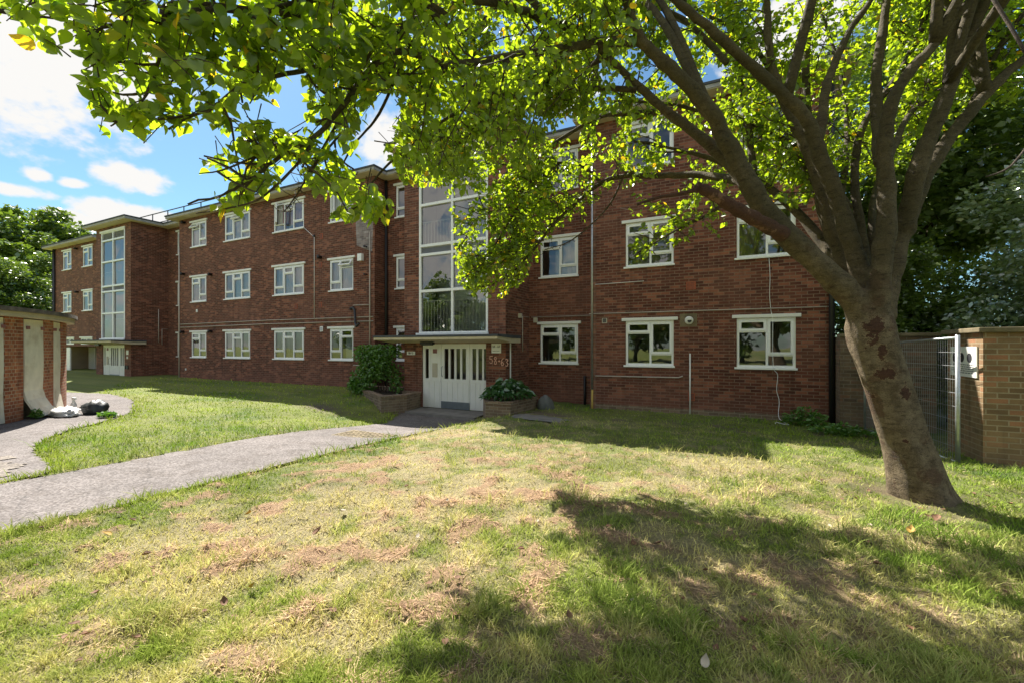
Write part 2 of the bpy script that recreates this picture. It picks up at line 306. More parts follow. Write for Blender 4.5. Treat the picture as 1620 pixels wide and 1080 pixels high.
# ------------------------------------------------------------------ mesh builder
def tag(o, label=None, cat=None, group=None, kind=None):
    if label: o['label'] = label
    if cat: o['category'] = cat
    if group: o['group'] = group
    if kind: o['kind'] = kind
    return o
def empty(name, loc, label=None, cat=None, group=None):
    o = bpy.data.objects.new(name, None); COL.objects.link(o); o.location = loc; o.empty_display_size = .2
    return tag(o, label, cat, group)
def origin_of(p):
    return p.location.copy() if p.type == 'EMPTY' else Vector((0, 0, 0))
def link(name, me, mat, parent=None):
    o = bpy.data.objects.new(name, me); COL.objects.link(o)
    if mat is not None and not me.materials: me.materials.append(MAT[mat])
    if parent is not None: o.parent = parent; o.matrix_parent_inverse = Matrix.Translation(origin_of(parent)).inverted()
    return o
class MB:
    def __init__(s): s.v = []; s.f = []
    def face(s, pts):
        i = len(s.v); s.v += [tuple(map(float, p)) for p in pts]; s.f.append(tuple(range(i, i + len(pts)))); return s
    def box(s, x0, x1, y0, y1, z0, z1):
        if x0 > x1: x0, x1 = x1, x0
        if y0 > y1: y0, y1 = y1, y0
        if z0 > z1: z0, z1 = z1, z0
        i = len(s.v)
        s.v += [(x0, y0, z0), (x1, y0, z0), (x1, y1, z0), (x0, y1, z0), (x0, y0, z1), (x1, y0, z1), (x1, y1, z1), (x0, y1, z1)]
        s.f += [tuple(i + k for k in q) for q in ((0, 1, 5, 4), (1, 2, 6, 5), (2, 3, 7, 6), (3, 0, 4, 7), (4, 5, 6, 7), (3, 2, 1, 0))]; return s
    def prism(s, poly, z0, z1):                 # poly counter-clockwise (x, y)
        i = len(s.v); n = len(poly)
        s.v += [(x, y, z0) for x, y in poly] + [(x, y, z1) for x, y in poly]
        s.f += [(i + k, i + (k + 1) % n, i + n + (k + 1) % n, i + n + k) for k in range(n)]
        s.f += [tuple(i + n + k for k in range(n)), tuple(i + k for k in reversed(range(n)))]; return s
    def tube(s, pts, r, seg=8, cap=True):
        pts = [Vector(p) for p in pts]; n = len(pts); rs = r if hasattr(r, '__len__') else [r] * n
        i = len(s.v); up = None
        for k, p in enumerate(pts):
            d = (pts[min(k + 1, n - 1)] - pts[max(k - 1, 0)])
            d = d.normalized() if d.length > 1e-9 else Vector((0, 0, 1))
            if up is None: up = Vector((0, 0, 1)) if abs(d.z) < .9 else Vector((1, 0, 0))
            a = d.cross(up).normalized(); up = a.cross(d).normalized()
            for j in range(seg):
                t = 2 * math.pi * j / seg; s.v.append(tuple(p + (a * math.cos(t) + up * math.sin(t)) * rs[k]))
        for k in range(n - 1):
            for j in range(seg):
                a0 = i + k * seg + j; a1 = i + k * seg + (j + 1) % seg; s.f.append((a0, a1, a1 + seg, a0 + seg))
        if cap: s.f.append(tuple(i + j for j in reversed(range(seg)))); s.f.append(tuple(i + (n - 1) * seg + j for j in range(seg)))
        return s
    def rot(s, start, piv, axis, ang):          # rotate vertices added since index start
        R = Matrix.Rotation(ang, 3, axis); piv = Vector(piv)
        for k in range(start, len(s.v)): s.v[k] = tuple(R @ (Vector(s.v[k]) - piv) + piv)
        return s
    def build(s, name, mat, parent=None, smooth=False, bevel=0):
        me = bpy.data.meshes.new(name); me.from_pydata(s.v, [], s.f); me.update()
        uvl = me.uv_layers.new(name='UVMap'); n = len(me.loops)
        for p in me.polygons:
            nn = p.normal
            if abs(nn.z) > .8: e = None
            else: e = Vector((-nn.y, nn.x, 0)).normalized()
            for li in p.loop_indices:
                c = me.vertices[me.loops[li].vertex_index].co
                uvl.data[li].uv = (c.x, c.y) if e is None else (c.dot(e), c.z)
            p.use_smooth = smooth
        o = link(name, me, mat, parent)
        if bevel:
            b = o.modifiers.new('b', 'BEVEL'); b.width = bevel; b.segments = 2; b.limit_method = 'ANGLE'
        return o
def npmesh(name, verts, faces, mat, parent=None, col=None, smooth=False):
    """verts (N,3), faces list of arrays (M,k)"""
    me = bpy.data.meshes.new(name); me.vertices.add(len(verts)); me.vertices.foreach_set('co', np.asarray(verts, np.float32).ravel())
    tot = sum(f.size for f in faces); me.loops.add(tot); me.loops.foreach_set('vertex_index', np.concatenate([f.ravel() for f in faces]).astype(np.int32))
    cnt = np.concatenate([np.full(len(f), f.shape[1]) for f in faces]); st = np.concatenate([[0], np.cumsum(cnt)[:-1]])
    me.polygons.add(len(cnt)); me.polygons.foreach_set('loop_start', st.astype(np.int32))
    try: me.polygons.foreach_set('loop_total', cnt.astype(np.int32))
    except Exception: pass
    if smooth: me.polygons.foreach_set('use_smooth', np.ones(len(cnt), bool))
    me.update(calc_edges=True)
    if col is not None:
        a = me.color_attributes.new('Col', 'FLOAT_COLOR', 'POINT'); c = np.ones((len(verts), 4), np.float32); c[:, :3] = col; a.data.foreach_set('color', c.ravel())
    return link(name, me, mat, parent)

# leaf template: ovate leaf folded on its midrib
_h = [(-.20, .06, .03), (-.355, .22, .055), (-.405, .42, .05), (-.34, .64, .02), (-.19, .84, -.03)]
LT = np.array([(0, .03, 0)] + _h + [(0, 1.08, -.13)] + [(-a, b, c) for a, b, c in _h[::-1]] + [(0, .32, -.04), (0, .68, -.06)])
LF = np.array([(0, 12, 2, 1), (12, 13, 3, 2), (13, 5, 4, 3), (0, 11, 10, 12), (12, 10, 9, 13), (13, 9, 8, 7)])
LFT = np.array([(13, 6, 5), (13, 7, 6)])
LT2 = np.array([(0, 0, 0), (-.32, .45, .04), (0, 1.05, -.05), (.32, .45, .04)]); LF2 = np.array([(0, 3, 2, 1)])
def leaves(name, pos, size, mat, parent, droop=.5, tmpl=0, outward=None, width=1.0, upn=.9):
    n = len(pos)
    d = rng.normal(size=(n, 3)); d[:, 2] = d[:, 2] * .4 - droop
    if outward is not None: d += outward
    d /= np.linalg.norm(d, axis=1)[:, None]
    nm = rng.normal(size=(n, 3)) * .6; nm[:, 2] += upn
    x = np.cross(d, nm); x /= np.linalg.norm(x, axis=1)[:, None]; z = np.cross(x, d)
    T, F = (LT, LF) if tmpl == 0 else (LT2, LF2)
    s = np.asarray(size).reshape(-1, 1, 1) * np.ones((n, 1, 1))
    curl = (rng.random((n, 1)) * 1.4 - .2)
    V = (x[:, None, :] * T[None, :, 0:1] * width + d[:, None, :] * T[None, :, 1:2] + z[:, None, :] * (T[None, :, 2:3] * (1 + curl[:, :, None]))) * s + np.asarray(pos)[:, None, :]
    Fa = [(q[None, :, :] + (np.arange(n) * len(T))[:, None, None]).reshape(-1, q.shape[1]) for q in ([F, LFT] if tmpl == 0 else [F])]
    return npmesh(name, V.reshape(-1, 3), Fa, mat, parent)

# ================================================================== GROUND
PATHP = [(-5.4, -6), (-5.55, 1.5), (-5.35, 5), (-5.45, 8), (-5.7, 9.95), (-8.6, 9.95), (-7.6, 8.2), (-7.5, 5), (-7.6, 2.2), (-7.75, -6)]
SIDEP = [(-7.7, .2), (-7.7, 2.2), (-7.95, 2.5), (-9.5, 2.75), (-10.2, 3.0), (-11.3, 3.7), (-12.0, 4.5), (-13.1, 5.45), (-14.6, 6.1), (-16.0, 6.7), (-18.8, 7.2), (-20.9, 6.8), (-24, 5.4), (-22, 2), (-16, -1), (-12, -4)]
GRAVP = [(-7.95, 0.4), (-7.9, 2.05), (-9.0, 2.45), (-10.2, 2.3), (-10.6, .4)]
PORCH = [(-8.5, 10.8), (-8.35, 9.85), (-5.95, 9.75), (-6.0, 10.8)]
PLL = [(-8.52, 10.78), (-8.36, 9.95), (-8.7, 9.28), (-10.9, 10.65), (-11.3, 11.7), (-9.2, 11.9), (-9.2, 10.78)]
PLR = [(-6.12, 10.78), (-5.98, 10.25), (-5.35, 9.28), (-4.70, 9.36), (-4.60, 10.75), (-5.56, 10.8)]
BUILD = [(-5.58, 10.8), (-5.58, 12.4), (-3.45, 12.4), (-3.45, 11.8), (2.08, 11.8), (2.08, 30), (-38.35, 30), (-38.35, 11.8), (-31.97, 11.8), (-31.97, 12.4), (-29.84, 12.4), (-29.84, 10.8),
         (-26.25, 10.8), (-26.25, 12.4), (-24, 12.4), (-24, 11.8), (-11.38, 11.8), (-11.38, 12.4), (-9.17, 12.4), (-9.17, 10.8)]
MAN = [(-4.55, 8.95), (-3.4, 8.75), (-3.1, 9.35), (-3.9, 9.8), (-4.7, 9.6)]
def axis(lo, a, b, hi, st):
    mid = np.arange(a, b, st); l = [a]; s = st
    while l[-1] > lo: s *= 1.25; l.append(l[-1] - s)
    r = [mid[-1]]; s = st
    while r[-1] < hi: s *= 1.25; r.append(r[-1] + s)
    return np.concatenate([np.array(l[:0:-1]), mid, np.array(r[1:])])
def dryness(x, y):
    n1 = fbm(x, y, .9, 3, 4); n2 = fbm(x, y, 3.3, 11, 3); n3 = fbm(x, y, 8.5, 29, 3)
    d = sm(((n1 * .45 + n2 * .4 + n3 * .3) - .48) / .2)
    # the middle of the near lawn is scorched; the far strip and the left lawn stay green
    cx = np.exp(-(((x + 2.6) / 3.6) ** 2 + ((y - 4.6) / 3.6) ** 2)); lft = sm((-x - 7.4) / .5)
    d = d * (.46 + .52 * cx) + .50 * cx * (n2 * .6 + .45)
    d = d * (1 - .62 * lft) * (1 - .7 * sm((y - 9.3) / 1.5) * sm((x + 6) / 1.0))
    edge = np.exp(-((x + 5.1) / .45) ** 2) * (y < 6); d = d * (1 - .6 * edge)
    return np.clip(d, 0, 1)
def scabv(x, y):
    return sm((fbm(x, y, 4.4, 123, 4) - .535) / .12) * np.clip(np.exp(-(((x + 3.0) / 4.6) ** 2 + ((y - 3.4) / 3.4) ** 2)) * 1.3, 0, 1) * (~inpoly(x, y, PATHP)) * (x > -5.4) * .95
def grasscol(x, y, far=True):
    d = dryness(x, y)[:, None]; n = fbm(x, y, 1.7, 41, 3)[:, None]; lush = sm((fbm(x, y, 1.15, 77, 3) - .52) / .14)[:, None]
    lw = sm((-x - 7.4) / .5)[:, None]; green = (np.array((.195, .245, .045)) * (1 - lw) + np.array((.235, .285, .04)) * lw) * (.75 + .6 * n); lushc = np.array((.105, .195, .026)); straw = np.array((.52, .43, .22)) * (.75 + .5 * n)
    g = green * (1 - .6 * lush) + lushc * .6 * lush
    return g * (1 - d) + straw * d, d[:, 0]
def lumpf(x, y):
    return (fbm(x, y, 2.2, 5, 4) - .5) * .07 + (fbm(x, y, 7, 15, 3) - .5) * .045 + scabv(x, y) * (fbm(x, y, 9, 19, 2)) * .05
def ground():
    xs = axis(-400, -9.5, 4.5, 400, .055); ys = axis(-300, .4, 12.6, 500, .055)
    gx, gy = np.meshgrid(xs, ys); x = gx.ravel(); y = gy.ravel()
    z = terrain(x, y)
    lump = lumpf(x, y)
    w = np.exp(-(np.maximum(0, np.abs(x + 2) - 9) / 3) ** 2) * np.exp(-(np.maximum(0, np.abs(y - 5) - 8) / 3) ** 2)
    pin = inpoly(x, y, PATHP) | inpoly(x, y, SIDEP) | inpoly(x, y, PORCH) | inpoly(x, y, MAN)
    near = np.zeros(len(x), bool)
    for dx in (-.12, 0, .12):
        for dy in (-.12, 0, .12): near |= inpoly(x + dx, y + dy, PATHP) | inpoly(x + dx, y + dy, SIDEP)
    z = z + np.where(pin | near, -.03, lump * w + .01)
    tr = np.hypot(x - 1.75, y - 5.97); z = z + .02 * np.exp(-(tr / .6) ** 2)
    col, d = grasscol(x, y); col = col * .75
    bare = (np.exp(-(tr / .6) ** 2) * sm((fbm(x, y, 3, 71, 3) - .25) / .3))[:, None] * .85; col = col * (1 - bare) + np.array((.15, .095, .06)) * bare
    # worn dirt along the wall of the right wing
    wd = (np.exp(-((y - 9.9) / .55) ** 2) * sm((x + 5.5) / 1.5) * sm((fbm(x, y, 1.3, 91, 3) - .38) / .2) + np.exp(-((x + 9.8) / .8) ** 2 - ((y - 8.2) / .4) ** 2))[:, None].clip(0, 1); col = col * (1 - .9 * wd) + np.array((.17, .125, .095)) * .9 * wd
    scab = scabv(x, y)[:, None]; col = col * (1 - .75 * scab) + np.array((.42, .235, .14)) * .75 * scab
    X_, Y_ = len(xs), len(ys); i = (np.arange(Y_ - 1)[:, None] * X_ + np.arange(X_ - 1)[None, :]).ravel()
    F = np.stack([i, i + 1, i + 1 + X_, i + X_], 1)
    o = npmesh('ground', np.stack([x, y, z], 1), [F], 'lawn_ground', None, col, True); o['kind'] = 'structure'
ground()
def sheet(name, poly, mat, dz, step=.12, jit=.05, kind='structure'):
    """ragged-edged sheet lying on the terrain: a grid clipped to a polygon"""
    px = [p[0] for p in poly]; py = [p[1] for p in poly]
    xs = np.arange(min(px) - step, max(px) + step, step); ys = np.arange(min(py) - step, max(py) + step, step)
    gx, gy = np.meshgrid(xs, ys); jx = (fbm(gx, gy, 5, 201, 2) - .5) * jit * 4; jy = (fbm(gx, gy, 5, 301, 2) - .5) * jit * 4
    ok = inpoly(gx + jx, gy + jy, poly); x = gx.ravel(); y = gy.ravel()
    V = np.stack([x, y, terrain(x, y) + dz], 1); W = len(xs); i = (np.arange(len(ys) - 1)[:, None] * W + np.arange(W - 1)[None, :]).ravel()
    okr = ok.ravel(); m = okr[i] & okr[i + 1] & okr[i + W] & okr[i + W + 1]; i = i[m]
    F = np.stack([i, i + 1, i + 1 + W, i + W], 1); u, inv = np.unique(F, return_inverse=True)
    o = npmesh(name, V[u], [inv.reshape(F.shape)], mat, None, None, True)
    if kind: o['kind'] = kind
    return o
sheet('path', PATHP, 'path_stone', .006, .05, .03); sheet('side_path', SIDEP, 'path_stone', .002, .06, .04)
sheet('gravel_patch', GRAVP, 'gravel', .012, .06, .12)
sheet('trodden_paving', MAN, 'concrete', .012, .05, .08)

def grass():
    n = 330000
    Z = (1.75 ** -.75 + rng.random(n) * (21 ** -.75 - 1.75 ** -.75)) ** (-1 / .75)
    u = (rng.random(n) * 2 - 1) * 1.5; Xc = u * Z
    x = Xc * CT - Z * ST; y = Xc * ST + Z * CT
    ne = 70000; x = np.concatenate([x, rng.random(ne) * 13 - 5.5]); y = np.concatenate([y, rng.random(ne) * 6.5 - 3.2]); Z = np.concatenate([Z, np.full(ne, 3.0)]); n += ne
    def near(poly, e):
        r = inpoly(x, y, poly)
        return r & inpoly(x + e, y, poly) & inpoly(x - e, y, poly) & inpoly(x, y + e, poly) & inpoly(x, y - e, poly)
    bad = near(PATHP, .035) | near(SIDEP, .06) | inpoly(x, y, PORCH) | inpoly(x, y, PLL) | inpoly(x, y, PLR) | inpoly(x, y, BUILD) | inpoly(x, y, MAN) | (np.hypot(x - 1.75, y - 5.97) < .33)
    bad |= (y > 11.75) | (y < -4) | ((x > 3.1) & (y > 8.2)) | (x < -24) | ((x < -13) & (y < 3.4 - (x + 13.4) * .6))
    wd = np.exp(-((y - 9.9) / .55) ** 2) * sm((x + 5.5) / 1.5) * sm((fbm(x, y, 1.3, 91, 3) - .38) / .2)
    bad |= rng.random(n) < .97 * wd + .8 * np.exp(-((x + 9.8) / .7) ** 2 - ((y - 8.2) / .35) ** 2) + .6 * np.exp(-(np.hypot(x - 1.75, y - 5.97) / .42) ** 2)
    k = ~bad; x = x[k]; y = y[k]; Z = Z[k]; n = len(x)
    col, d = grasscol(x, y); lush = sm((fbm(x, y, 1.15, 77, 3) - .52) / .14)
    dead = rng.random(n) < .11 + .66 * d
    dead |= rng.random(n) < .85 * scabv(x, y)
    tuft = sm((fbm(x, y, 5.5, 55, 2) - .5) / .2)
    hgt = (.022 + .030 * rng.random(n) + .035 * lush * rng.random(n)) * (1 + .7 * tuft) * (1 + Z * .015); hgt[dead] *= .75
    pedge = np.zeros(n, bool)
    for dx in (-.18, .18): pedge |= inpoly(x + dx, y, PATHP) | inpoly(x, y + dx, SIDEP)
    hgt[pedge & ~dead] *= 1.5
    z = terrain(x, y) + lumpf(x, y)
    ang = rng.random(n) * 2 * math.pi; lean = np.where(dead, .5 + 1.6 * rng.random(n), .15 + .8 * rng.random(n)) * hgt * 1.3
    hz = np.where(dead, hgt * (.25 + .5 * rng.random(n)), hgt)
    ld = np.stack([np.cos(ang), np.sin(ang)], 1); wa = rng.random(n) * math.pi; wd_ = np.stack([np.cos(wa), np.sin(wa)], 1)
    w = (.0013 + .0009 * rng.random(n)) * (1 + .34 * Z)
    base = np.stack([x, y, z], 1); V = np.zeros((n, 5, 3))
    def pt(t, ww, side):
        p = base.copy(); p[:, :2] += ld * (lean * t ** 1.6)[:, None] + wd_ * (w * ww * side)[:, None]; p[:, 2] += hz * (t ** .9) - .004; return p
    V[:, 0] = pt(0, 1, -1); V[:, 1] = pt(0, 1, 1); V[:, 2] = pt(.55, .8, 1); V[:, 3] = pt(.55, .8, -1); V[:, 4] = pt(1, 0, 0)
    c = col * (.75 + .6 * rng.random((n, 1))); sc = scabv(x, y)[:, None]; strawc = (np.array((.62, .53, .27)) * (1 - sc) + np.array((.64, .44, .29)) * sc) * (.5 + .7 * rng.random((n, 1)))
    c = np.where(dead[:, None], strawc * 1.08, c * np.array((1.2, 1.3, 1.0)))
    b = np.arange(n)[:, None] * 5
    npmesh('lawn_grass', V.reshape(-1, 3), [b + np.array([[0, 1, 2, 3]]), b + np.array([[3, 2, 4]])], 'grass_blades', None, np.repeat(c, 5, 0))
    tag(bpy.data.objects['lawn_grass'], 'short patchy lawn grass, green with straw coloured dry patches', 'grass', kind='stuff')
grass()

# ================================================================== BUILDING
B = empty('apartment_building', (-7.4, 11.8, 0), 'long three storey red brick block of flats with flat roof and glazed stair towers', 'building')
T1, T2, T0 = 11.8, 12.4, 10.8                 # forward bays, recesses, stair towers
ZB, ZT = -.6, 7.72
def wallgrid(mb, x0, x1, z0, z1, t, holes, rev=.09):
    xs = sorted({x0, x1, *[h[0] for h in holes], *[h[1] for h in holes]}); zs = sorted({z0, z1, *[h[2] for h in holes], *[h[3] for h in holes]})
    xs = [v for v in xs if x0 <= v <= x1]; zs = [v for v in zs if z0 <= v <= z1]
    for a, b in zip(xs, xs[1:]):
        for c, d in zip(zs, zs[1:]):
            mx, mz = (a + b) / 2, (c + d) / 2
            if any(h[0] < mx < h[1] and h[2] < mz < h[3] for h in holes): continue
            mb.face([(a, t, c), (b, t, c), (b, t, d), (a, t, d)])
    for a, b, c, d in holes:
        mb.face([(a, t, c), (a, t, d), (a, t + rev, d), (a, t + rev, c)]); mb.face([(b, t, c), (b, t + rev, c), (b, t + rev, d), (b, t, d)])
        mb.face([(a, t, d), (b, t, d), (b, t + rev, d), (a, t + rev, d)]); mb.face([(a, t, c), (a, t + rev, c), (b, t + rev, c), (b, t, c)])
ZW = [(1.10, 2.27), (3.70, 4.87), (6.30, 7.46)]
WIN = []                                       # (x0, x1, floor, plane, style, curtain, open)
def addw(x0, x1, t, style, curt, opens=(None, None, None), floors=(0, 1, 2)):
    for f in floors: WIN.append((x0, x1, f, t, style, curt[f], opens[f]))
addw(-22.96, -21.74, T1, '2a', ('net', 'darknet', 'pale'), (None, None, 'vent'))
addw(-20.32, -18.50, T1, '3', ('net', 'half', 'pale'), (None, None, 'vent'))
addw(-16.93, -15.10, T1, '3', ('net', 'pale', 'pink'), (None, None, 'cas'))
addw(-13.65, -12.43, T1, '2b', ('halfwhite', 'pale', 'pale'), (None, 'vent', 'cas'))
addw(-10.92, -9.72, T2, '2b', ('dark', 'dark', 'dark'), (None, None, None))
addw(-24.9 - .5, -24.2, T2, '2b', ('dark', 'dark', 'pale'), (None, None, 'vent'))
addw(-5.20, -4.00, T2, '2a', ('pots', 'half', 'dark'))
addw(-2.48, -1.27, T1, '2a', ('dark', 'lamp', 'dark'))
addw(.16, 1.36, T1, '2a', ('dark', 'sheer', 'dark'))
addw(-37.02, -35.84, T1, '2a', ('dark', 'pale', 'pale'), floors=(1, 2))
addw(-34.32, -33.08, T1, '2a', ('dark', 'half', 'pale'), floors=(1, 2))
SMALL = [(-36.6, -35.5), (-34.6, -33.1)]
front = MB()
def holes_for(t, x0, x1): return [(w[0], w[1], *ZW[w[2]]) for w in WIN if w[3] == t and x0 <= w[0] and w[1] <= x1]
wallgrid(front, -24.0, -11.38, ZB, ZT, T1, holes_for(T1, -24, -11.38))
wallgrid(front, -3.45, 2.08, ZB, ZT, T1, holes_for(T1, -3.45, 2.08))
VOID = (-37.9, -31.97, ZB, 1.62)
wallgrid(front, -38.35, -31.97, ZB, ZT, T1, holes_for(T1, -38.35, -31.97) + [VOID] + [(a, b, 1.72, 2.10) for a, b in SMALL])
for a, b in ((-11.38, -9.17), (-5.58, -3.45), (-26.25, -24.0), (-31.97, -29.84)): wallgrid(front, a, b, ZB, ZT, T2, holes_for(T2, a, b))
for x, a, b, sgn in ((-11.38, T1, T2, 1), (-3.45, T1, T2, -1), (-24.0, T1, T2, -1), (-31.97, T1, T2, 1), (2.08, T1, 22, 1), (-38.35, T1, 22, -1)):
    p = [(x, a, ZB), (x, b, ZB), (x, b, ZT), (x, a, ZT)]; front.face(p if sgn > 0 else p[::-1])
front.face([(2.08, 22, ZB), (-38.35, 22, ZB), (-38.35, 22, ZT), (2.08, 22, ZT)])
front.build('wall', 'red_brick', B)
# undercroft at the far end
v = MB(); v.face([(-37.9, T1, ZB), (-37.9, 13.3, ZB), (-37.9, 13.3, 1.62), (-37.9, T1, 1.62)]); v.face([(-37.9, 13.3, ZB), (-31.97, 13.3, ZB), (-31.97, 13.3, 1.62), (-37.9, 13.3, 1.62)])
v.face([(-31.97, 13.3, ZB), (-31.97, T1, ZB), (-31.97, T1, 1.62), (-31.97, 13.3, 1.62)]); v.face([(-37.9, T1, 1.62), (-37.9, 13.3, 1.62), (-31.97, 13.3, 1.62), (-31.97, T1, 1.62)])
v.build('undercroft_wall', 'beige_render', B)
o = MB().box(-37.6, -36.7, 13.22, 13.28, -.1, 1.55).build('door', 'white_paint', B); o['label'] = 'narrow white door at the back of the open undercroft'
o = MB().box(-37.2, -36.1, T1 + .02, T1 + .08, -.1, 1.55).build('panel', 'white_upvc', B)
# inner lining, floors and ceilings so that rooms read as rooms
inn = MB()
for z in (-.1, 2.5, 5.1):
    for a, b, t in ((-24.0, -11.4, T1 + .12), (-11.36, -9.2, T2 + .12), (-5.56, -3.47, T2 + .12), (-3.43, 2.05, T1 + .12), (-26.2, -24.02, T2 + .12)):
        inn.box(a + .02, b - .02, t + .01, 16.0, z - .06, z + .06)
for x in (-24.1, -21.0, -17.7, -14.4, -11.5, -9.3, -5.5, -3.3, -.6, 2.0, -26.15): inn.box(x - .04, x + .04, 12.55, 15.9, -.04, 7.6)
inn.face([(-26.2, 15.95, -.5), (2.0, 15.95, -.5), (2.0, 15.95, 7.7), (-26.2, 15.95, 7.7)])
inn.build('interior_partition', 'interior_wall', B)

def window(x0, x1, fl, t, style, curt, opens, z=None):
    z0, z1 = z or ZW[fl]; fr = MB(); F = .055; y0, y1 = t + .015, t + .075
    W = x1 - x0
    fr.box(x0, x0 + F, y0, y1, z0, z1); fr.box(x1 - F, x1, y0, y1, z0, z1)
    fr.box(x0 + F, x1 - F, y0, y1, z0, z0 + F * 1.2); fr.box(x0 + F, x1 - F, y0, y1, z1 - F, z1)
    zi0, zi1 = z0 + F * 1.2, z1 - F; vent = zi1 - .24; low = zi0 + .26; gl = MB(); op = MB(); opg = MB()
    def sash(a, b, c, d, tgt=None, yo=0):      # the proud frame of an opening light
        m = tgt or fr; s = .045; p0, p1 = t - .004 + yo, t + .055 + yo
        m.box(a - .012, a + s, p0, p1, c - .012, d + .012); m.box(b - s, b + .012, p0, p1, c - .012, d + .012)
        m.box(a + s, b - s, p0, p1, c - .012, c + s); m.box(a + s, b - s, p0, p1, d - s, d + .012)
    def col(a, b, kind, ventopen=False, casopen=False):
        if kind == 'v':
            fr.box(a, b, y0, y1, vent - .045, vent)
            if ventopen:
                i = len(op.v); sash(a, b, vent, zi1, op); op.rot(i, (0, t, zi1), 'X', rad(-38)); i = len(opg.v)
                opg.face([(a + .04, t + .03, vent + .04), (b - .04, t + .03, vent + .04), (b - .04, t + .03, zi1 - .04), (a + .04, t + .03, zi1 - .04)]); opg.rot(i, (0, t, zi1), 'X', rad(-38))
            else: sash(a, b, vent, zi1); gl.face([(a, t + .03, vent), (b, t + .03, vent), (b, t + .03, zi1), (a, t + .03, zi1)])
            gl.face([(a, t + .05, zi0), (b, t + .05, zi0), (b, t + .05, vent), (a, t + .05, vent)])
        else:
            fr.box(a, b, y0, y1, low - .045, low)
            if casopen:
                i = len(op.v); sash(a, b, low, zi1, op); op.rot(i, (a, t, 0), 'Z', rad(-32)); i = len(opg.v)
                opg.face([(a + .04, t + .03, low), (b - .04, t + .03, low), (b - .04, t + .03, zi1), (a + .04, t + .03, zi1)]); opg.rot(i, (a, t, 0), 'Z', rad(-32))
            else: sash(a, b, low, zi1); gl.face([(a, t + .03, low), (b, t + .03, low), (b, t + .03, zi1), (a, t + .03, zi1)])
            gl.face([(a, t + .05, zi0), (b, t + .05, zi0), (b, t + .05, low), (a, t + .05, low)])
    a, b = x0 + F, x1 - F
    if style in ('2a', '2b'):
        m = (a + b) / 2 + (.03 if style == '2a' else -.03); fr.box(m - .025, m + .025, y0, y1, zi0, zi1)
        k = ('v', 'c') if style == '2a' else ('c', 'v')
        col(a, m - .025, k[0], opens == 'vent', opens == 'cas'); col(m + .025, b, k[1], opens == 'vent', False)
    else:
        m1 = a + (b - a) * .335; m2 = a + (b - a) * .665
        for m in (m1, m2): fr.box(m - .025, m + .025, y0, y1, zi0, zi1)
        col(a, m1 - .025, 'c', False, opens == 'cas'); col(m1 + .025, m2 - .025, 'v', opens == 'vent'); col(m2 + .025, b, 'c')
    f = fr.build('window', 'white_upvc', B, bevel=.004)
    gl.build('pane', 'glass', f)
    if op.v:
        op.build('open_light', 'white_upvc', f, bevel=.004); opg.build('open_light_pane', 'glass', f)
    MB().box(x0 - .10, x1 + .10, t - .045, t + .03, z1 + .002, z1 + .082).build('lintel_board', 'white_paint', f, bevel=.006)
    MB().box(x0 - .05, x1 + .03, t - .05, t + .013, z0 - .035, z0 + .012).build('sill', 'white_upvc', f, bevel=.006)
    def cloth(a, b, c, d, mat, depth=.14, amp=.018, fold=.11, name='curtain'):
        m = MB(); n = max(6, int((b - a) / .02)); ph = random.random() * 6
        ps = [(a + (b - a) * k / n, t + depth + amp * math.sin((a + (b - a) * k / n) * 2 * math.pi / fold + ph) + amp * .4 * math.sin(k * 1.7)) for k in range(n + 1)]
        for (xa, ya), (xb, yb) in zip(ps, ps[1:]): m.face([(xa, ya, c), (xb, yb, c), (xb, yb, d), (xa, ya, d)])
        m.build(name, mat, f, True)
    if curt == 'net': cloth(a, b, z0 + .02, z1, 'curtain_warm'); 
    elif curt == 'pale': cloth(a, b, z0 + .02, z1, 'curtain', fold=.16)
    elif curt == 'half': cloth(a + W * .32, b, z0 + .02, z1, 'curtain', fold=.14)
    elif curt == 'darknet': cloth(a, a + W * .4, z0 + .02, z1, 'curtain_warm')
    elif curt == 'sheer': cloth(a, a + W * .35, z0 + .02, z1, 'curtain_warm')
    elif curt == 'halfwhite': cloth(a + W * .55, b - .1, z0 + .02, z0 + .85, 'curtain', fold=.3, amp=.006)
    elif curt == 'pink':
        cloth(a, a + .34, z0 + .02, z1, 'interior_wall'); cloth(a + .36, a + .62, z0 + .1, z1, 'pink_cloth', .12); cloth(a + .66, a + .98, z0 + .3, z1, 'lilac_cloth', .16, .004); cloth(a + 1.0, b, z0 + .02, z1, 'lilac_cloth', .18, .003); cloth(a + .62, b, z0, z0 + .75, 'curtain', .2)
    elif curt == 'pots':
        pm = MB()
        for k in range(9):
            px_ = a + .05 + k * .115; h = .05 + .08 * random.random(); pm.tube([(px_, t + .16, z0 + .05), (px_, t + .16, z0 + .05 + h * .6), (px_, t + .16, z0 + .05 + h)], [.025, .028, .012], 8)
        pm.build('bottles', 'interior_wall', f, True)
    elif curt == 'lamp':
        lm = MB(); xx = a + .22; lm.tube([(xx, t + .35, z0 + .1), (xx, t + .35, z0 + .42)], .02, 8); lm.tube([(xx, t + .35, z0 + .4), (xx, t + .35, z0 + .72)], [.15, .09], 16, False)
        lm.build('lamp', 'curtain', f, True)
    return f
for w in WIN: window(*w)
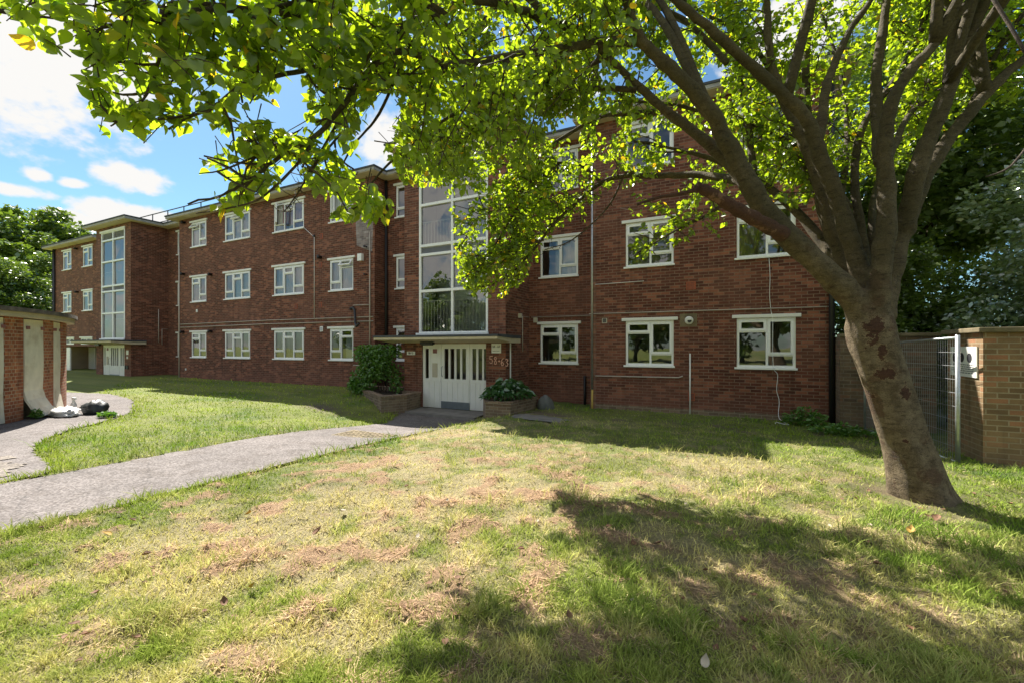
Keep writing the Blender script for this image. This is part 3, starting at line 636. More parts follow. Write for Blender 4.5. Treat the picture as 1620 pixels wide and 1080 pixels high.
for a, b in SMALL:
    fr = MB(); z0, z1 = 1.72, 2.10
    fr.box(a, a + .06, T1 + .01, T1 + .07, z0, z1).box(b - .06, b, T1 + .01, T1 + .07, z0, z1).box(a + .06, b - .06, T1 + .01, T1 + .07, z0, z0 + .08).box(a + .06, b - .06, T1 + .01, T1 + .07, z1 - .06, z1).box((a + b) / 2 - .04, (a + b) / 2 + .04, T1 + .01, T1 + .07, z0 + .08, z1 - .06)
    f = fr.build('window', 'white_upvc', B); MB().face([(a, T1 + .05, z0), (b, T1 + .05, z0), (b, T1 + .05, z1), (a, T1 + .05, z1)]).build('pane', 'glass', f)
    MB().box(a - .08, b + .08, T1 - .04, T1 + .03, z1 + .002, z1 + .08).build('lintel_board', 'white_paint', f)

# ---- roof with overhanging eaves following the bays
def roofpoly(o):
    pts = [(2.08 + o, T1 - o), (2.08 + o, 22 + o), (-38.35 - o, 22 + o), (-38.35 - o, T1 - o), (-31.97 + 0, T1 - o), (-31.97, T2 - o), (-29.84 - o, T2 - o), (-29.84 - o, T0 - o), (-26.25 + o, T0 - o), (-26.25 + o, T2 - o), (-24.0 - o * .9, T2 - o), (-24.0 - o * .9, T1 - o),
           (-11.38 + o * .9, T1 - o), (-11.38 + o * .9, T2 - o), (-9.17 - o, T2 - o), (-9.17 - o, T0 - o), (-5.58 + o, T0 - o), (-5.58 + o, T2 - o), (-3.45 - o * .9, T2 - o), (-3.45 - o * .9, T1 - o)]
    return pts
def strips(mb, poly, z0, z1, inset=None):
    mb.prism(poly, z0, z1)
r = MB(); strips(r, roofpoly(.40), 7.715, 7.735); r.build('soffit', 'cream_paint', B)
r = MB(); strips(r, roofpoly(.42), 7.738, 7.83); r.build('fascia', 'fascia_paint', B)
r = MB(); strips(r, roofpoly(.45), 7.833, 7.89); r.build('roof', 'felt', B)
rl = MB()
for z in (8.6, 9.15): rl.tube([(-31.2, 13.2, z), (-23.2, 13.2, z), (-23.2, 19, z)], .028, 6)
for k in range(6): rl.tube([(-31.2 + k * 1.6, 13.2, 7.88), (-31.2 + k * 1.6, 13.2, 9.15)], .028, 6)
rl.build('roof_railing', 'black_plastic', B)
gt = MB(); gt.box(-38.9, -38.0, 12.2, 12.9, 7.93, 8.05); gt.build('roof_upstand', 'felt', B)

# ---- stair towers
def lettering(txt, size, loc, mat, parent, name='lettering', bold=.0, width=1.0):
    c = bpy.data.curves.new(name, 'FONT'); c.body = txt; c.size = size; c.extrude = .002; c.align_x = 'CENTER'; c.align_y = 'CENTER'; c.offset = bold
    t = bpy.data.objects.new('tmp', c); COL.objects.link(t); dg = bpy.context.evaluated_depsgraph_get(); dg.update()
    me = bpy.data.meshes.new_from_object(t.evaluated_get(dg)); bpy.data.objects.remove(t)
    me.transform(Matrix.Translation(loc) @ Matrix.Rotation(rad(90), 4, 'X') @ Matrix.Diagonal((width, 1, 1, 1)))
    return link(name, me, mat, parent)
def tower(dx, near):
    xl, xr = -9.17 + dx, -5.58 + dx; gl, gr = -8.58 + dx, -6.14 + dx; dl, dr = -8.48 + dx, -6.21 + dx; zd = -.25 if near else -.02
    w = MB(); wallgrid(w, xl, xr, ZB, ZT, T0, [(gl, gr, 1.99, 7.46), (dl, dr, ZB, 1.68)], .10)
    w.face([(xr, T0, ZB), (xr, T2, ZB), (xr, T2, ZT), (xr, T0, ZT)]); w.face([(xl, T2, ZB), (xl, T0, ZB), (xl, T0, ZT), (xl, T2, ZT)])
    w.build('tower_wall', 'red_brick', B)
    # glazed screen
    fr = MB(); y0, y1 = T0 - .02, T0 + .08; mid = -7.36 + dx; F = .065
    zs = [1.99, 3.29, 4.40, 4.68, 5.93, 7.03, 7.46]
    fr.box(gl, gl + F, y0, y1, 1.99, 7.46); fr.box(gr - F, gr, y0, y1, 1.99, 7.46); fr.box(mid - .035, mid + .035, y0, y1, 1.99, 7.46)
    for i, z in enumerate(zs):
        h = .055; a, b = (z, z + h) if i == 0 else ((z - h, z) if i == 6 else (z - .04, z + .04))
        for p, q in ((gl + F, mid - .035), (mid + .035, gr - F)): fr.box(p, q, y0 - (.012 if i in (1, 2, 3, 4) else 0), y1, a, b)
    f = fr.build('stair_window', 'white_upvc', B, bevel=.004)
    MB().box(gl - .08, gr + .08, T0 - .06, T0 - .022, 7.44, 7.54).build('lintel_board', 'white_paint', f)
    MB().box(gl - .09, gr + .03, T0 - .07, T0 - .022, 1.93, 2.01).build('sill', 'white_upvc', f)
    g = MB(); lvs = []
    for i, (a, b) in enumerate(zip(zs, zs[1:])):
        for p, q in ((gl + F, mid - .035), (mid + .035, gr - F)):
            if i in (2, 5):
                lv = MB(); lvs.append(lv)
                n = 7 if i == 2 else 9
                for k in range(n): zz = a + .05 + (b - a - .1) * k / n; lv.face([(p, T0 + .055, zz + .035), (q, T0 + .055, zz + .035), (q, T0 + .015, zz), (p, T0 + .015, zz)])
                lv.face([(p, T0 + .07, a), (q, T0 + .07, a), (q, T0 + .07, b), (p, T0 + .07, b)])
            else:
                tl = rng.normal(0, .0025, 2)
                g.face([(p, T0 + .04 + tl[0], a), (q, T0 + .04 - tl[0], a), (q, T0 + .04 + tl[1], b), (p, T0 + .04 - tl[1], b)])
    g.build('pane', 'stair_glass', f); [q_.build('louvre', 'louvre_grey', f) for q_ in lvs]
    bl = MB()
    for zb, zt in ((2.05, 2.98), (4.74, 5.42)):
        bl.box(gl + .05, gr - .05, T0 + .13, T0 + .16, zt, zt + .03)
        n = 20
        for k in range(n): xx = gl + .12 + (gr - gl - .24) * k / (n - 1); bl.box(xx - .012, xx + .012, T0 + .135, T0 + .155, zb, zt)
    bl.build('balustrade', 'white_paint', f)
    # inside of the stairwell
    st = MB(); st.face([(xl + .1, 12.35, -.3), (xr - .1, 12.35, -.3), (xr - .1, 12.35, 7.7), (xl + .1, 12.35, 7.7)])
    for z in (1.85, 4.54): st.box(xl + .05, xr - .05, T0 + .18, T0 + .9, z - .08, z + .08)
    for x in (xl + .08, xr - .08): st.box(x - .02, x + .02, T0 + .12, 12.3, -.3, 7.7)
    for k in range(14):
        for s, z in ((0, 1.9), (1, 4.6)):
            zz = z + k * .19; xx = (xl + .3 + k * .2) if (s + k * 0) % 2 == 0 else (xr - .3 - k * .2); st.box(xx - .1, xx + .1, T0 + 1.0, T0 + 1.5, zz, zz + .06)
    st.build('stairwell', 'interior_wall', B)
    # canopy over the entrance
    cp = MB(); a, b = xl - .47, xr + .2; yf = 9.95
    i = len(cp.v); cp.v += [(a, yf, 1.80), (b, yf, 1.80), (b, T0 - .003, 1.70), (a, T0 - .003, 1.70), (a, yf, 1.865), (b, yf, 1.865), (b, T0 - .003, 1.83), (a, T0 - .003, 1.83)]
    cp.f += [tuple(i + k for k in q) for q in ((0, 1, 5, 4), (1, 2, 6, 5), (2, 3, 7, 6), (3, 0, 4, 7), (4, 5, 6, 7), (3, 2, 1, 0))]
    if True:  # the slab wraps the tower sides
        cp.box(xr + .003, b - .002, T0 + .0, T0 + .55, 1.702, 1.828); cp.box(a + .002, xl - .003, T0 + .0, T2 - .01, 1.702, 1.828)
    c = cp.build('canopy', 'cream_paint', B)
    ft = MB(); i = 0; ft.v += [(a - .02, yf - .02, 1.868), (b + .02, yf - .02, 1.868), (b + .02, T0 - .003, 1.833), (a - .02, T0 - .003, 1.833), (a - .02, yf - .02, 1.925), (b + .02, yf - .02, 1.925), (b + .02, T0 - .003, 1.915), (a - .02, T0 - .003, 1.915)]
    ft.f += [tuple(k for k in q) for q in ((0, 1, 5, 4), (1, 2, 6, 5), (2, 3, 7, 6), (3, 0, 4, 7), (4, 5, 6, 7), (3, 2, 1, 0))]
    ft.box(xr + .003, b + .015, T0 + .0, T0 + .56, 1.833, 1.91); ft.box(a - .015, xl - .003, T0, T2 - .01, 1.833, 1.91)
    ft.build('canopy_felt', 'felt', c)
    # entrance screen: side panel, leaf, side panel
    def panel(name, p, q, slits, lab=None):
        yo = T0 + .03; m = MB(); zg0, zg1 = .64, 1.54; ztop = 1.68
        cuts = []
        for s0, s1 in slits: cuts.append((s0, s1))
        m.box(p, q, yo, yo + .05, zg1, ztop); m.box(p, q, yo + .004, yo + .05, zd + .01, zg0)
        e = p
        for s0, s1 in cuts: m.box(e, s0, yo, yo + .05, zg0 + .001, zg1 - .001); e = s1
        m.box(e, q, yo, yo + .05, zg0 + .001, zg1 - .001)
        # rails, and boards with grooves between them
        m.box(p + .02, q - .02, yo - .008, yo + .003, zg0 - .09, zg0 - .005)
        n = max(3, int(round((q - p) / .22)))
        for k in range(n):
            u0 = p + .04 + (q - p - .08) * k / n; u1 = p + .04 + (q - p - .08) * (k + 1) / n; m.box(u0 + .006, u1 - .006, yo - .006, yo + .003, zd + .05, zg0 - .095)
        o = m.build(name, 'white_paint', B)
        if lab: o['label'] = lab
        gg = MB(); gg.face([(p, yo + .03, zg0), (q, yo + .03, zg0), (q, yo + .03, zg1), (p, yo + .03, zg1)]); gg.build('glazing', 'door_glass', o)
        return o
    x = lambda px: X(px, T0) + dx
    l1, l2 = x(697), x(742.4)
    s1 = panel('side_panel', dl + .01, l1 - .006, [(x(672), x(677.3))])
    ds = [(x(a_), x(b_)) for a_, b_ in ((702, 708.5), (711.5, 717.8), (721, 727), (730, 736.3))]
    door = panel('entrance_door', l1 + .006, l2 - .006, ds, 'white boarded entrance door with four narrow glass strips' if near else None)
    s3 = panel('side_panel', l2 + .006, dr - .01, [(x(746.3), x(752.5)), (x(755.7), x(762)), (x(764.6), x(770.5))])
    MB().box(l1 + .01, l2 - .01, T0 + .008, T0 + .022, zd + .01, zd + .22).build('kick_plate', 'kick_plate', door)
    MB().tube([(x(699.5), T0 + .03, 1.0), (x(699.5), T0 - .04, 1.0), (x(699.5), T0 - .04, .72), (x(699.5), T0 + .03, .72)], .011, 8).build('handle', 'grey_metal', door, True)
    MB().box(x(683.5), x(691), T0 + .012, T0 + .028, .68, 1.10).build('intercom', 'curtain_warm', s1)
    MB().box(x(684), x(690.5), T0 + .02, T0 + .028, 1.40, 1.53).build('notice', 'dull_red', s1)
    vs = MB().box(dl + .02, dr - .02, 12.1, 12.14, -.2, 1.6).build('lobby_wall', 'interior_wall', B)
    # lamp under the canopy
    lp = MB().box(x(678), x(697), T0 - .42, T0 - .30, 1.66, 1.735).box(x(680), x(695), T0 - .41, T0 - .31, 1.635, 1.658); lp.build('porch_lamp', 'black_plastic', B)
    if near:
        s = MB().box(X(778, T0), X(793, T0), T0 - .018, T0 - .003, 1.42, 1.685).build('sign_board', 'white_paint', B)
        lettering('58 - 63', .085, (X(785.5, T0), T0 - .021, 1.60), 'ink', s); [MB().box(X(785.5, T0) - .11 + q_ * .045, X(785.5, T0) - .08 + q_ * .045, T0 - .0205, T0 - .0185, 1.47, 1.483).build('small_print', 'ink', s) for q_ in range(5)]
        s = MB().box(X(644.3, T0), X(657, T0), T0 - .018, T0 - .003, 1.345, 1.45).build('sign_board', 'white_paint', B)
        lettering('58-63', .085, (X(650.6, T0), T0 - .021, 1.397), 'ink', s, bold=.003)
    else:
        s = MB().box(xr - .42, xr - .2, T0 - .018, T0 - .003, 1.2, 1.42).build('sign_board', 'white_paint', B)
        MB().box(xr - .38, xr - .26, T0 - .018, T0 - .003, 1.0, 1.12).build('sign_board', 'white_paint', B)
        MB().box(xr - .34, xr - .22, T0 - .04, T0 - .003, .5, .68).box(xr - .52, xr - .44, T0 - .04, T0 - .003, .5, .68).build('intercom', 'black_plastic', B)
tower(0, True); tower(-20.67, False)
# painted house numbers: hand brushed strokes
def stroke_text():
    D = {'5': [[(.9, 1), (.1, 1), (.08, .58), (.55, .62), (.85, .4), (.75, .08), (.3, 0), (0, .15)]], '8': [[(.5, .52), (.15, .72), (.25, .98), (.6, 1), (.78, .78), (.5, .52), (.12, .28), (.25, 0), (.65, 0), (.85, .25), (.5, .52)]],
         '-': [[(.1, .5), (.9, .5)], [(.5, .62), (.5, .4)]], '6': [[(.75, 1), (.3, .75), (.1, .3), (.3, 0), (.7, .02), (.85, .28), (.55, .48), (.15, .3)]], '3': [[(.1, .9), (.5, 1), (.85, .82), (.45, .55), (.85, .32), (.6, .02), (.1, .08)]]}
    m = MB(); x = X(774.8, T0); w = .125
    for k, ch in enumerate('58-63'):
        wc = w if ch != '-' else .07
        for st in D[ch]:
            z0 = 1.13 - k * .018; pts = [(x + p[0] * wc * .85 + random.uniform(-.003, .003), T0 - .004, z0 + p[1] * .2) for p in st]
            for (a, b) in zip(pts, pts[1:]):
                d = Vector(b) - Vector(a); L_ = d.length
                if L_ < 1e-4: continue
                n = Vector((-d.z, 0, d.x)) / L_ * .0115; e = d / L_ * .006; A = Vector(a) - e; B_ = Vector(b) + e; yy = -.0004 * random.random()
                m.face([A + n + Vector((0, yy, 0)), B_ + n + Vector((0, yy, 0)), B_ - n + Vector((0, yy, 0)), A - n + Vector((0, yy, 0))])
        x += wc + .012
    o = m.build('painted_number', 'chalk_pink', B); o['label'] = 'hand painted 58-63 in pale pink on the brick beside the doors'
stroke_text()

# ---- pipes, cables and small fittings on the walls
def pipe(pts, r, mat, name='pipe', lab=None, clips=False):
    m = MB().tube(pts, r, 8)
    o = m.build(name, mat, B, True)
    if lab: o['label'] = lab
    return o
y1 = T1 - .03; y2 = T2 - .03
pipe([(-23.95, y1, -.2), (-23.95, y1, 6.4)], .03, 'pale_pipe')
for z in (2.52, 2.67): pipe([(-23.9, y1, z), (-17, y1, z + .02), (-11.42, y1, z - .01)], .016, 'pale_pipe', 'conduit')
pipe([(-15.02, y1, 6.26), (-14.47, y1, 5.85), (-14.47, y1, 2.7)], .010, 'white_upvc', 'cable')
pipe([(-11.58, y1, .95), (-11.58, y1, 5.72)], .022, 'pale_pipe')
pipe([(-12.4, y1, 3.11), (-11.62, y1, 3.10)], .014, 'pale_pipe', 'conduit'); pipe([(-12.4, y1, .92), (-11.5, y1, .91)], .014, 'pale_pipe', 'conduit')
pipe([(-12.55, T1 - .02, 3.0), (-12.33, T1 - .10, 3.02), (-12.2, T1 - .14, 2.9), (-12.18, T1 - .14, 2.45), (-12.05, T1 - .2, 2.33), (-11.9, T1 - .24, 2.42)], .045, 'black_plastic', 'flue_pipe')
def fit(x, z, w, h, d, mat, name, t=T1, lab=None):
    o = MB().box(x - w / 2, x + w / 2, t - d, t - .002, z - h / 2, z + h / 2).build(name, mat, B, bevel=.008)
    if lab: o['label'] = lab
    return o
fit(-14.09, 2.27, .17, .2, .025, 'white_paint', 'air_vent'); fit(-14.09, 2.27, .12, .14, .03, 'louvre_grey', 'air_vent')
ab = fit(-12.0, 4.83, .2, .26, .13, 'white_upvc', 'alarm_box')
fit(-22.45, 3.27, .1, .14, .05, 'white_paint', 'junction_box'); fit(-23.4, .52, .08, .1, .04, 'white_paint', 'junction_box')
fit(-14.5, 5.9, .0 + .09, .09, .05, 'black_plastic', 'junction_box')
def flue(x, z, t=T1, r=.06): MB().tube([(x, t - .002, z), (x, t - .14, z), (x, t - .15, z)], [r, r, r * 1.25], 10).tube([(x - .1, t - .06, z + .02), (x + .02, t - .16, z - .03)], r * .8, 8).build('flue', 'black_plastic', B, True)
for x, z in ((-14.12, 5.03), (-21.3, 4.9), (-23.55, 5.08), (-23.5, 7.55), (-21.3, 2.3), (-23.6, 2.3), (-35.0, 7.45), (-34.9, 4.85)): flue(x, z)
flue(-11.75, 5.2, T1, .025); flue(-11.75, 4.2, T1, .025)
# bay with the old flue scar
MB().face([(-12.25, T1 - .003, 5.3), (-11.5, T1 - .003, 5.0), (-11.4, T1 - .003, 7.0), (-12.0, T1 - .003, 6.9), (-12.3, T1 - .003, 6.1)]).build('repaired_brickwork', 'patched_brick', B)
pipe([(-11.33, T2 - .07, -.3), (-11.33, T2 - .07, 7.7)], .05, 'black_plastic', 'downpipe')
pipe([(-38.1, T1 - .06, 0), (-38.1, T1 - .06, 7.7)], .05, 'black_plastic', 'downpipe')
pipe([(-38.3, T1 - .06, 0), (-38.3, T1 - .06, 7.7)], .03, 'black_plastic', 'downpipe')
pipe([(2.02, T1 - .07, -.3), (2.02, T1 - .07, 7.7)], .055, 'black_plastic', 'downpipe')
pipe([(-9.6, T2 - .05, 1.9), (-9.6, T2 - .05, 2.9)], .04, 'grey_metal', 'downpipe')
pipe([(-3.39, y1, .42), (-3.39, y1, 7.7)], .026, 'galvanised'); pipe([(-3.39, y1, -.3), (-3.39, y1, .415)], .03, 'yellow_pipe')
MB().box(-3.448, -3.30, T1 - .012, T1 - .002, -.3, 7.7).build('corner_strip', 'pier_brick', B)
pipe([(-3.78, T2 - .05, -.3), (-3.78, T2 - .05, .75)], .035, 'black_plastic')
for z, a, b in ((2.50, -3.36, 1.98),): pipe([(a, y1, z), (0, y1, z - .015), (b, y1, z - .02)], .012, 'pale_pipe', 'conduit')
pipe([(-5.5, y2, 2.5), (-3.5, y2, 2.5), (-3.47, T1 - .02, 2.5), (-3.39, T1 - .03, 2.5)], .013, 'pale_pipe', 'conduit')
fit(-5.35, 2.41, .13, .15, .06, 'curtain_warm', 'junction_box', T2)
pipe([(-3.3, y1, .80), (-1.15, y1, .82), (-1.05, y1, .86)], .016, 'pale_pipe'); pipe([(-.88, y1, -.3), (-.88, y1, 1.43)], .018, 'white_paint')
pipe([(-3.3, y1, 3.30), (-2.0, y1, 3.31)], .008, 'white_paint', 'cable')
MB().box(-1.12, -.72, T1 - .004, T1 - .001, 2.1, 2.42).build('vent_plate', 'coping', B)
MB().tube([(-.9, T1 - .004, 2.25), (-.9, T1 - .09, 2.25), (-.9, T1 - .12, 2.24)], [.10, .10, .085], 20).build('extractor_vent', 'white_paint', B, True)
MB().tube([(-.885, T1 - .121, 2.24), (-.885, T1 - .125, 2.24)], [.05, .05], 14).build('vent_flap', 'black_plastic', B)
def airbrick(x, z, w=.22, h=.2, mat='terracotta'):
    o = MB().box(x - w / 2, x + w / 2, T1 - .012, T1 - .002, z - h / 2, z + h / 2).build('air_brick', mat, B)
    m = MB()
    for i in range(6):
        for j in range(5): m.box(x - w / 2 + .02 + i * (w - .04) / 6, x - w / 2 + .035 + i * (w - .04) / 6, T1 - .0135, T1 - .0125, z - h / 2 + .02 + j * (h - .03) / 5, z - h / 2 + .04 + j * (h - .03) / 5)
    m.build('holes', 'ink', o)
airbrick(-.86, 3.12); airbrick(-3.05, 2.3, .14, .14, 'curtain_warm')
for x, z in ((-15.55, 3.2), (-14.15, 3.2), (-14.15, 4.75), (-14.1, 5.85)): airbrick(x, z, .16, .2)
airbrick(-.85, .35, .16, .2)
# tower side wall services
pipe([(-5.55, 11.85, 1.45), (-5.55, 11.85, 2.5), (-5.55, 12.35, 2.5)], .013, 'pale_pipe', 'conduit'); pipe([(-5.53, 11.0, -.1), (-5.53, 11.0, 1.7)], .022, 'white_paint')
MB().box(-5.578, -5.5, 11.6, 11.72, 2.44, 2.57).build('junction_box', 'curtain_warm', B)
pipe([(-26.22, 11.95, 1.8), (-26.22, 11.95, 3.5)], .016, 'pale_pipe', 'conduit'); pipe([(-26.22, 12.1, 1.68), (-26.22, 12.1, 2.5), (-26.22, 12.36, 2.5)], .016, 'pale_pipe', 'conduit')
# raised plinth line
for a, b, t in ((-23.9, -11.4, T1), (-3.3, 1.95, T1)): MB().box(a, b, t - .02, t - .002, -.4, .04).build('plinth', 'planter_brick', B)
MB().prism(PORCH[::-1], -.6, -.25).build('porch_step', 'concrete', B)
cb = MB(); pts = [(.83, T1 - .02, 3.66), (.85, T1 - .02, 3.2), (.84, T1 - .03, 2.8), (.87, T1 - .02, 2.42), (.9, T1 - .055, 2.2), (.9, T1 - .06, 1.5), (.92, T1 - .06, 1.1), (1.0, T1 - .03, .95), (.98, T1 - .04, .6), (1.03, T1 - .05, .35), (1.0, T1 - .25, .02), (1.08, T1 - .5, -.06), (1.15, T1 - .75, -.07), (1.05, T1 - .72, -.07), (.92, T1 - .6, -.06), (.9, T1 - .75, -.07)]
def spline(pts, n=6):
    P_ = [Vector(p) for p in pts]; out = []
    for i in range(len(P_) - 1):
        a = P_[max(i - 1, 0)]; b = P_[i]; c = P_[i + 1]; d = P_[min(i + 2, len(P_) - 1)]
        for k in range(n):
            t = k / n; out.append(.5 * ((2 * b) + (c - a) * t + (2 * a - 5 * b + 4 * c - d) * t * t + (3 * b - a - 3 * c + d) * t ** 3))
    out.append(P_[-1]); return out
cb.tube(spline(pts), .006, 6); tag(cb.build('cable', 'white_upvc', None, True), 'thin white cable dangling down the brick from a first floor window to the grass', 'cable')

# ================================================================== PLANTERS
def planter(name, poly, ztop, label):
    e = empty(name, (poly[2][0], poly[2][1], -.2), label, 'planter')
    cx = sum(p[0] for p in poly) / len(poly); cy = sum(p[1] for p in poly) / len(poly)
    inner = [(cx + (x - cx) * .82, cy + (y - cy) * .82) for x, y in poly]; outer = [(cx + (x - cx) * 1.03, cy + (y - cy) * 1.03) for x, y in poly]
    m = MB(); n = len(poly)
    for k in range(n):
        a, b, c, d = poly[k], poly[(k + 1) % n], inner[(k + 1) % n], inner[k]
        m.face([(*a, -.6), (*b, -.6), (*b, ztop - .06), (*a, ztop - .06)]); m.face([(*d, -.1), (*d, ztop - .06), (*c, ztop - .06), (*c, -.1)])
    m.build('brick_side', 'planter_brick', e)
    c_ = MB()
    for k in range(n):
        a, b, c, d = outer[k], outer[(k + 1) % n], inner[(k + 1) % n], inner[k]; z0, z1 = ztop - .06, ztop
        c_.face([(*a, z1), (*b, z1), (*c, z1), (*d, z1)]); c_.face([(*a, z0), (*b, z0), (*b, z1), (*a, z1)]); c_.face([(*d, z0), (*d, z1), (*c, z1), (*c, z0)]); c_.face([(*a, z0), (*d, z0), (*c, z0), (*b, z0)])
    c_.build('coping', 'planter_brick', e)
    MB().prism(inner if True else poly, ztop - .3, ztop - .1).build('soil', 'soil', e)
planter('brick_planter', PLL, .22, 'low brick planter left of the white entrance doors, holding the tall climber')
planter('brick_planter', PLR, .27, 'low angular brick planter right of the white entrance doors, holding the broad leaved plant')
# climber
def rp(n, c, r): 
    d = rng.normal(size=(n, 3)); d /= np.linalg.norm(d, axis=1)[:, None]; return np.array(c) + d * np.array(r) * (rng.random((n, 1)) ** .45)
cl = empty('climbing_shrub', (-10.1, 10.9, .1), 'tall bushy green climber growing up the wall from the left planter', 'shrub')
m = MB()
for k in range(14):
    x0 = -10.3 + k * .06; m.tube(spline([(x0, 10.9, .1), (x0 + random.uniform(-.2, .2), 10.9, .7), (x0 + random.uniform(-.5, .5), 10.8, 1.7)], 4), [.016, .015, .014, .013, .012, .011, .01, .009, .006], 5)
m.build('stems', 'twig_bark', cl)
pts = np.concatenate([rp(1500, (-10.35, 10.6, 1.35), (.75, .35, .42)), rp(1500, (-10.15, 10.6, 1.0), (.72, .38, .55)), rp(900, (-10.6, 10.5, .55), (.55, .3, .5)), rp(500, (-10.9, 10.5, .35), (.4, .25, .25)), rp(350, (-9.4, 10.7, .6), (.35, .25, .5)), rp(300, (-9.55, 10.7, 1.5), (.3, .2, .25))])
pts = pts[pts[:, 2] < 1.68 + .1 * (pts[:, 1] > T0)]; pts = pts[(pts[:, 0] < -9.2)]
leaves('foliage', pts, .05 + .04 * rng.random(len(pts)), 'climber_leaf', cl, .7)
hs = empty('leafy_plant', (-5.2, 9.9, .15), 'broad leaved dark green plant spilling over the right planter', 'plant')
n = 420; a = rng.random(n) * 2 * math.pi; r_ = rng.random(n) ** .6
p = np.stack([-5.1 + .55 * r_ * np.cos(a), 10.0 + .6 * r_ * np.sin(a), .30 + .42 * (1 - r_ ** 2) * (.5 + .5 * rng.random(n)) + .12 * rng.random(n)], 1)
p[:, 0] += .12 * (p[:, 1] - 10); out = np.stack([np.cos(a) * r_, np.sin(a) * r_, 0 * a - .1], 1) * 1.6
leaves('foliage', p, .12 + .08 * rng.random(n), 'hosta_leaf', hs, .35, outward=out, width=.75)
m = MB()
for k in range(30):
    q = p[k * 13]; m.tube([(-5.1 + (q[0] + 5.1) * .4, 10 + (q[1] - 10) * .4, .12), ((q[0] - 5.1) / 2, (q[1] + 10) / 2, (q[2] + .25) / 2 + .1), tuple(q)], .006, 4)
m.build('stems', 'climber_leaf', hs)
def lump(name, c, r, mat, label, cat, amp=.15, f=3, flat=.6, seed=0):
    nu, nv = 28, 16; V = []; 
    for j in range(nv + 1):
        ph = math.pi * j / nv
        for i in range(nu):
            t = 2 * math.pi * i / nu; d = np.array((math.cos(t) * math.sin(ph), math.sin(t) * math.sin(ph), math.cos(ph)))
            k = 1 + amp * (float(fbm(np.array([d[0] * 1.3 + d[2] + seed]), np.array([d[1] * 1.3 - d[2] + 5]), f, 9 + seed, 3)[0]) - .5) * 2
            z = d[2] * r[2] * k; V.append((c[0] + d[0] * r[0] * k, c[1] + d[1] * r[1] * k, max(c[2] - r[2] * flat, c[2] + z)))
    V = np.array(V); i = np.arange(nv)[:, None] * nu + np.arange(nu)[None, :]; k = np.arange(nv)[:, None] * nu + (np.arange(nu)[None, :] + 1) % nu
    F = np.stack([i, i + nu, k + nu, k], -1).reshape(-1, 4)
    return tag(npmesh(name, V, [F], mat, None, None, True), label, cat)
lump('sack', (-4.36, 10.75, .02), (.22, .24, .30), 'grey_sack', 'grey rounded sack standing behind the right planter against the brick wall', 'sack', .18, 2)

# ================================================================== WALLS AND FENCE AT THE RIGHT
w = empty('brick_wall', (3.14, 8.3, 0), 'yellow brick garden wall with flat coping at the right edge, carrying a white sign', 'wall')
MB().box(3.14, 9.5, 8.30, 9.40, -.4, 1.79).build('brickwork', 'yellow_brick', w)
cp = MB(); x = 3.07
while x < 9.5: cp.box(x, x + .893, 8.22, 9.44, 1.793, 1.86); x += .9
cp.build('coping', 'coping', w, bevel=.012)
w2 = empty('brick_wall', (2.2, 11.3, 0), 'darker brick wall behind the mesh fence, joined to the end of the flats', 'wall')
MB().box(2.085, 3.62, 11.3, 11.95, -.4, 1.80).build('brickwork', 'dark_brick', w2)
MB().box(2.085, 3.68, 11.25, 11.6, 1.803, 1.87).build('coping', 'coping', w2, bevel=.01)
sg = empty('sign', (3.13, 8.9, 1.4), 'white printed sign fixed to the end of the yellow brick wall behind the mesh fence', 'sign')
MB().box(3.118, 3.136, 8.42, 9.22, 1.16, 1.60).build('sign_board', 'white_paint', sg)
m = MB()
for k in range(3): m.tube([(3.114, 8.62 + k * .23, 1.44), (3.1135, 8.62 + k * .23, 1.44)], [.07, .07], 20)
m.build('pictogram', 'ink', sg)
m = MB()
for k in range(5):
    yy = 8.5; z = 1.33 - k * .03
    while yy < 9.12: L_ = .03 + .05 * random.random(); m.face([(3.1165, yy + L_, z), (3.1165, yy, z), (3.1165, yy, z + .012), (3.1165, yy + L_, z + .012)]); yy += L_ + .015
m.build('small_print', 'ink', sg)
fn = empty('mesh_fence_panel', (2.84, 8.23, 0), 'galvanised wire mesh fence panel standing between the flats and the yellow wall', 'fence')
A = Vector((2.86, 8.24, 0)); Bv = Vector((2.47, 11.15, 0)); m = MB()
def fp(t, z): return tuple(A.lerp(Bv, t) + Vector((0, 0, z)))
m.tube([fp(0, -.15), fp(0, 1.76)], .027, 10); m.tube([fp(1, -.15), fp(1, 1.62)], .02, 10)
m.tube([fp(0, 1.72), fp(.25, 1.70), fp(1, 1.62)], .02, 10); m.tube([fp(0, -.02), fp(1, -.06)], .018, 10)
m.build('frame', 'galvanised', fn, True); m = MB()
for k in range(1, 52): m.tube([fp(k / 52, -.02), fp(k / 52, 1.70 - .08 * k / 52)], .0017, 4, False)
for k in range(1, 9): m.tube([fp(0, k * .19), fp(.5, k * .19), fp(1, k * .19)], .0023, 4, False)
m.build('wire_mesh', 'grey_metal', fn)

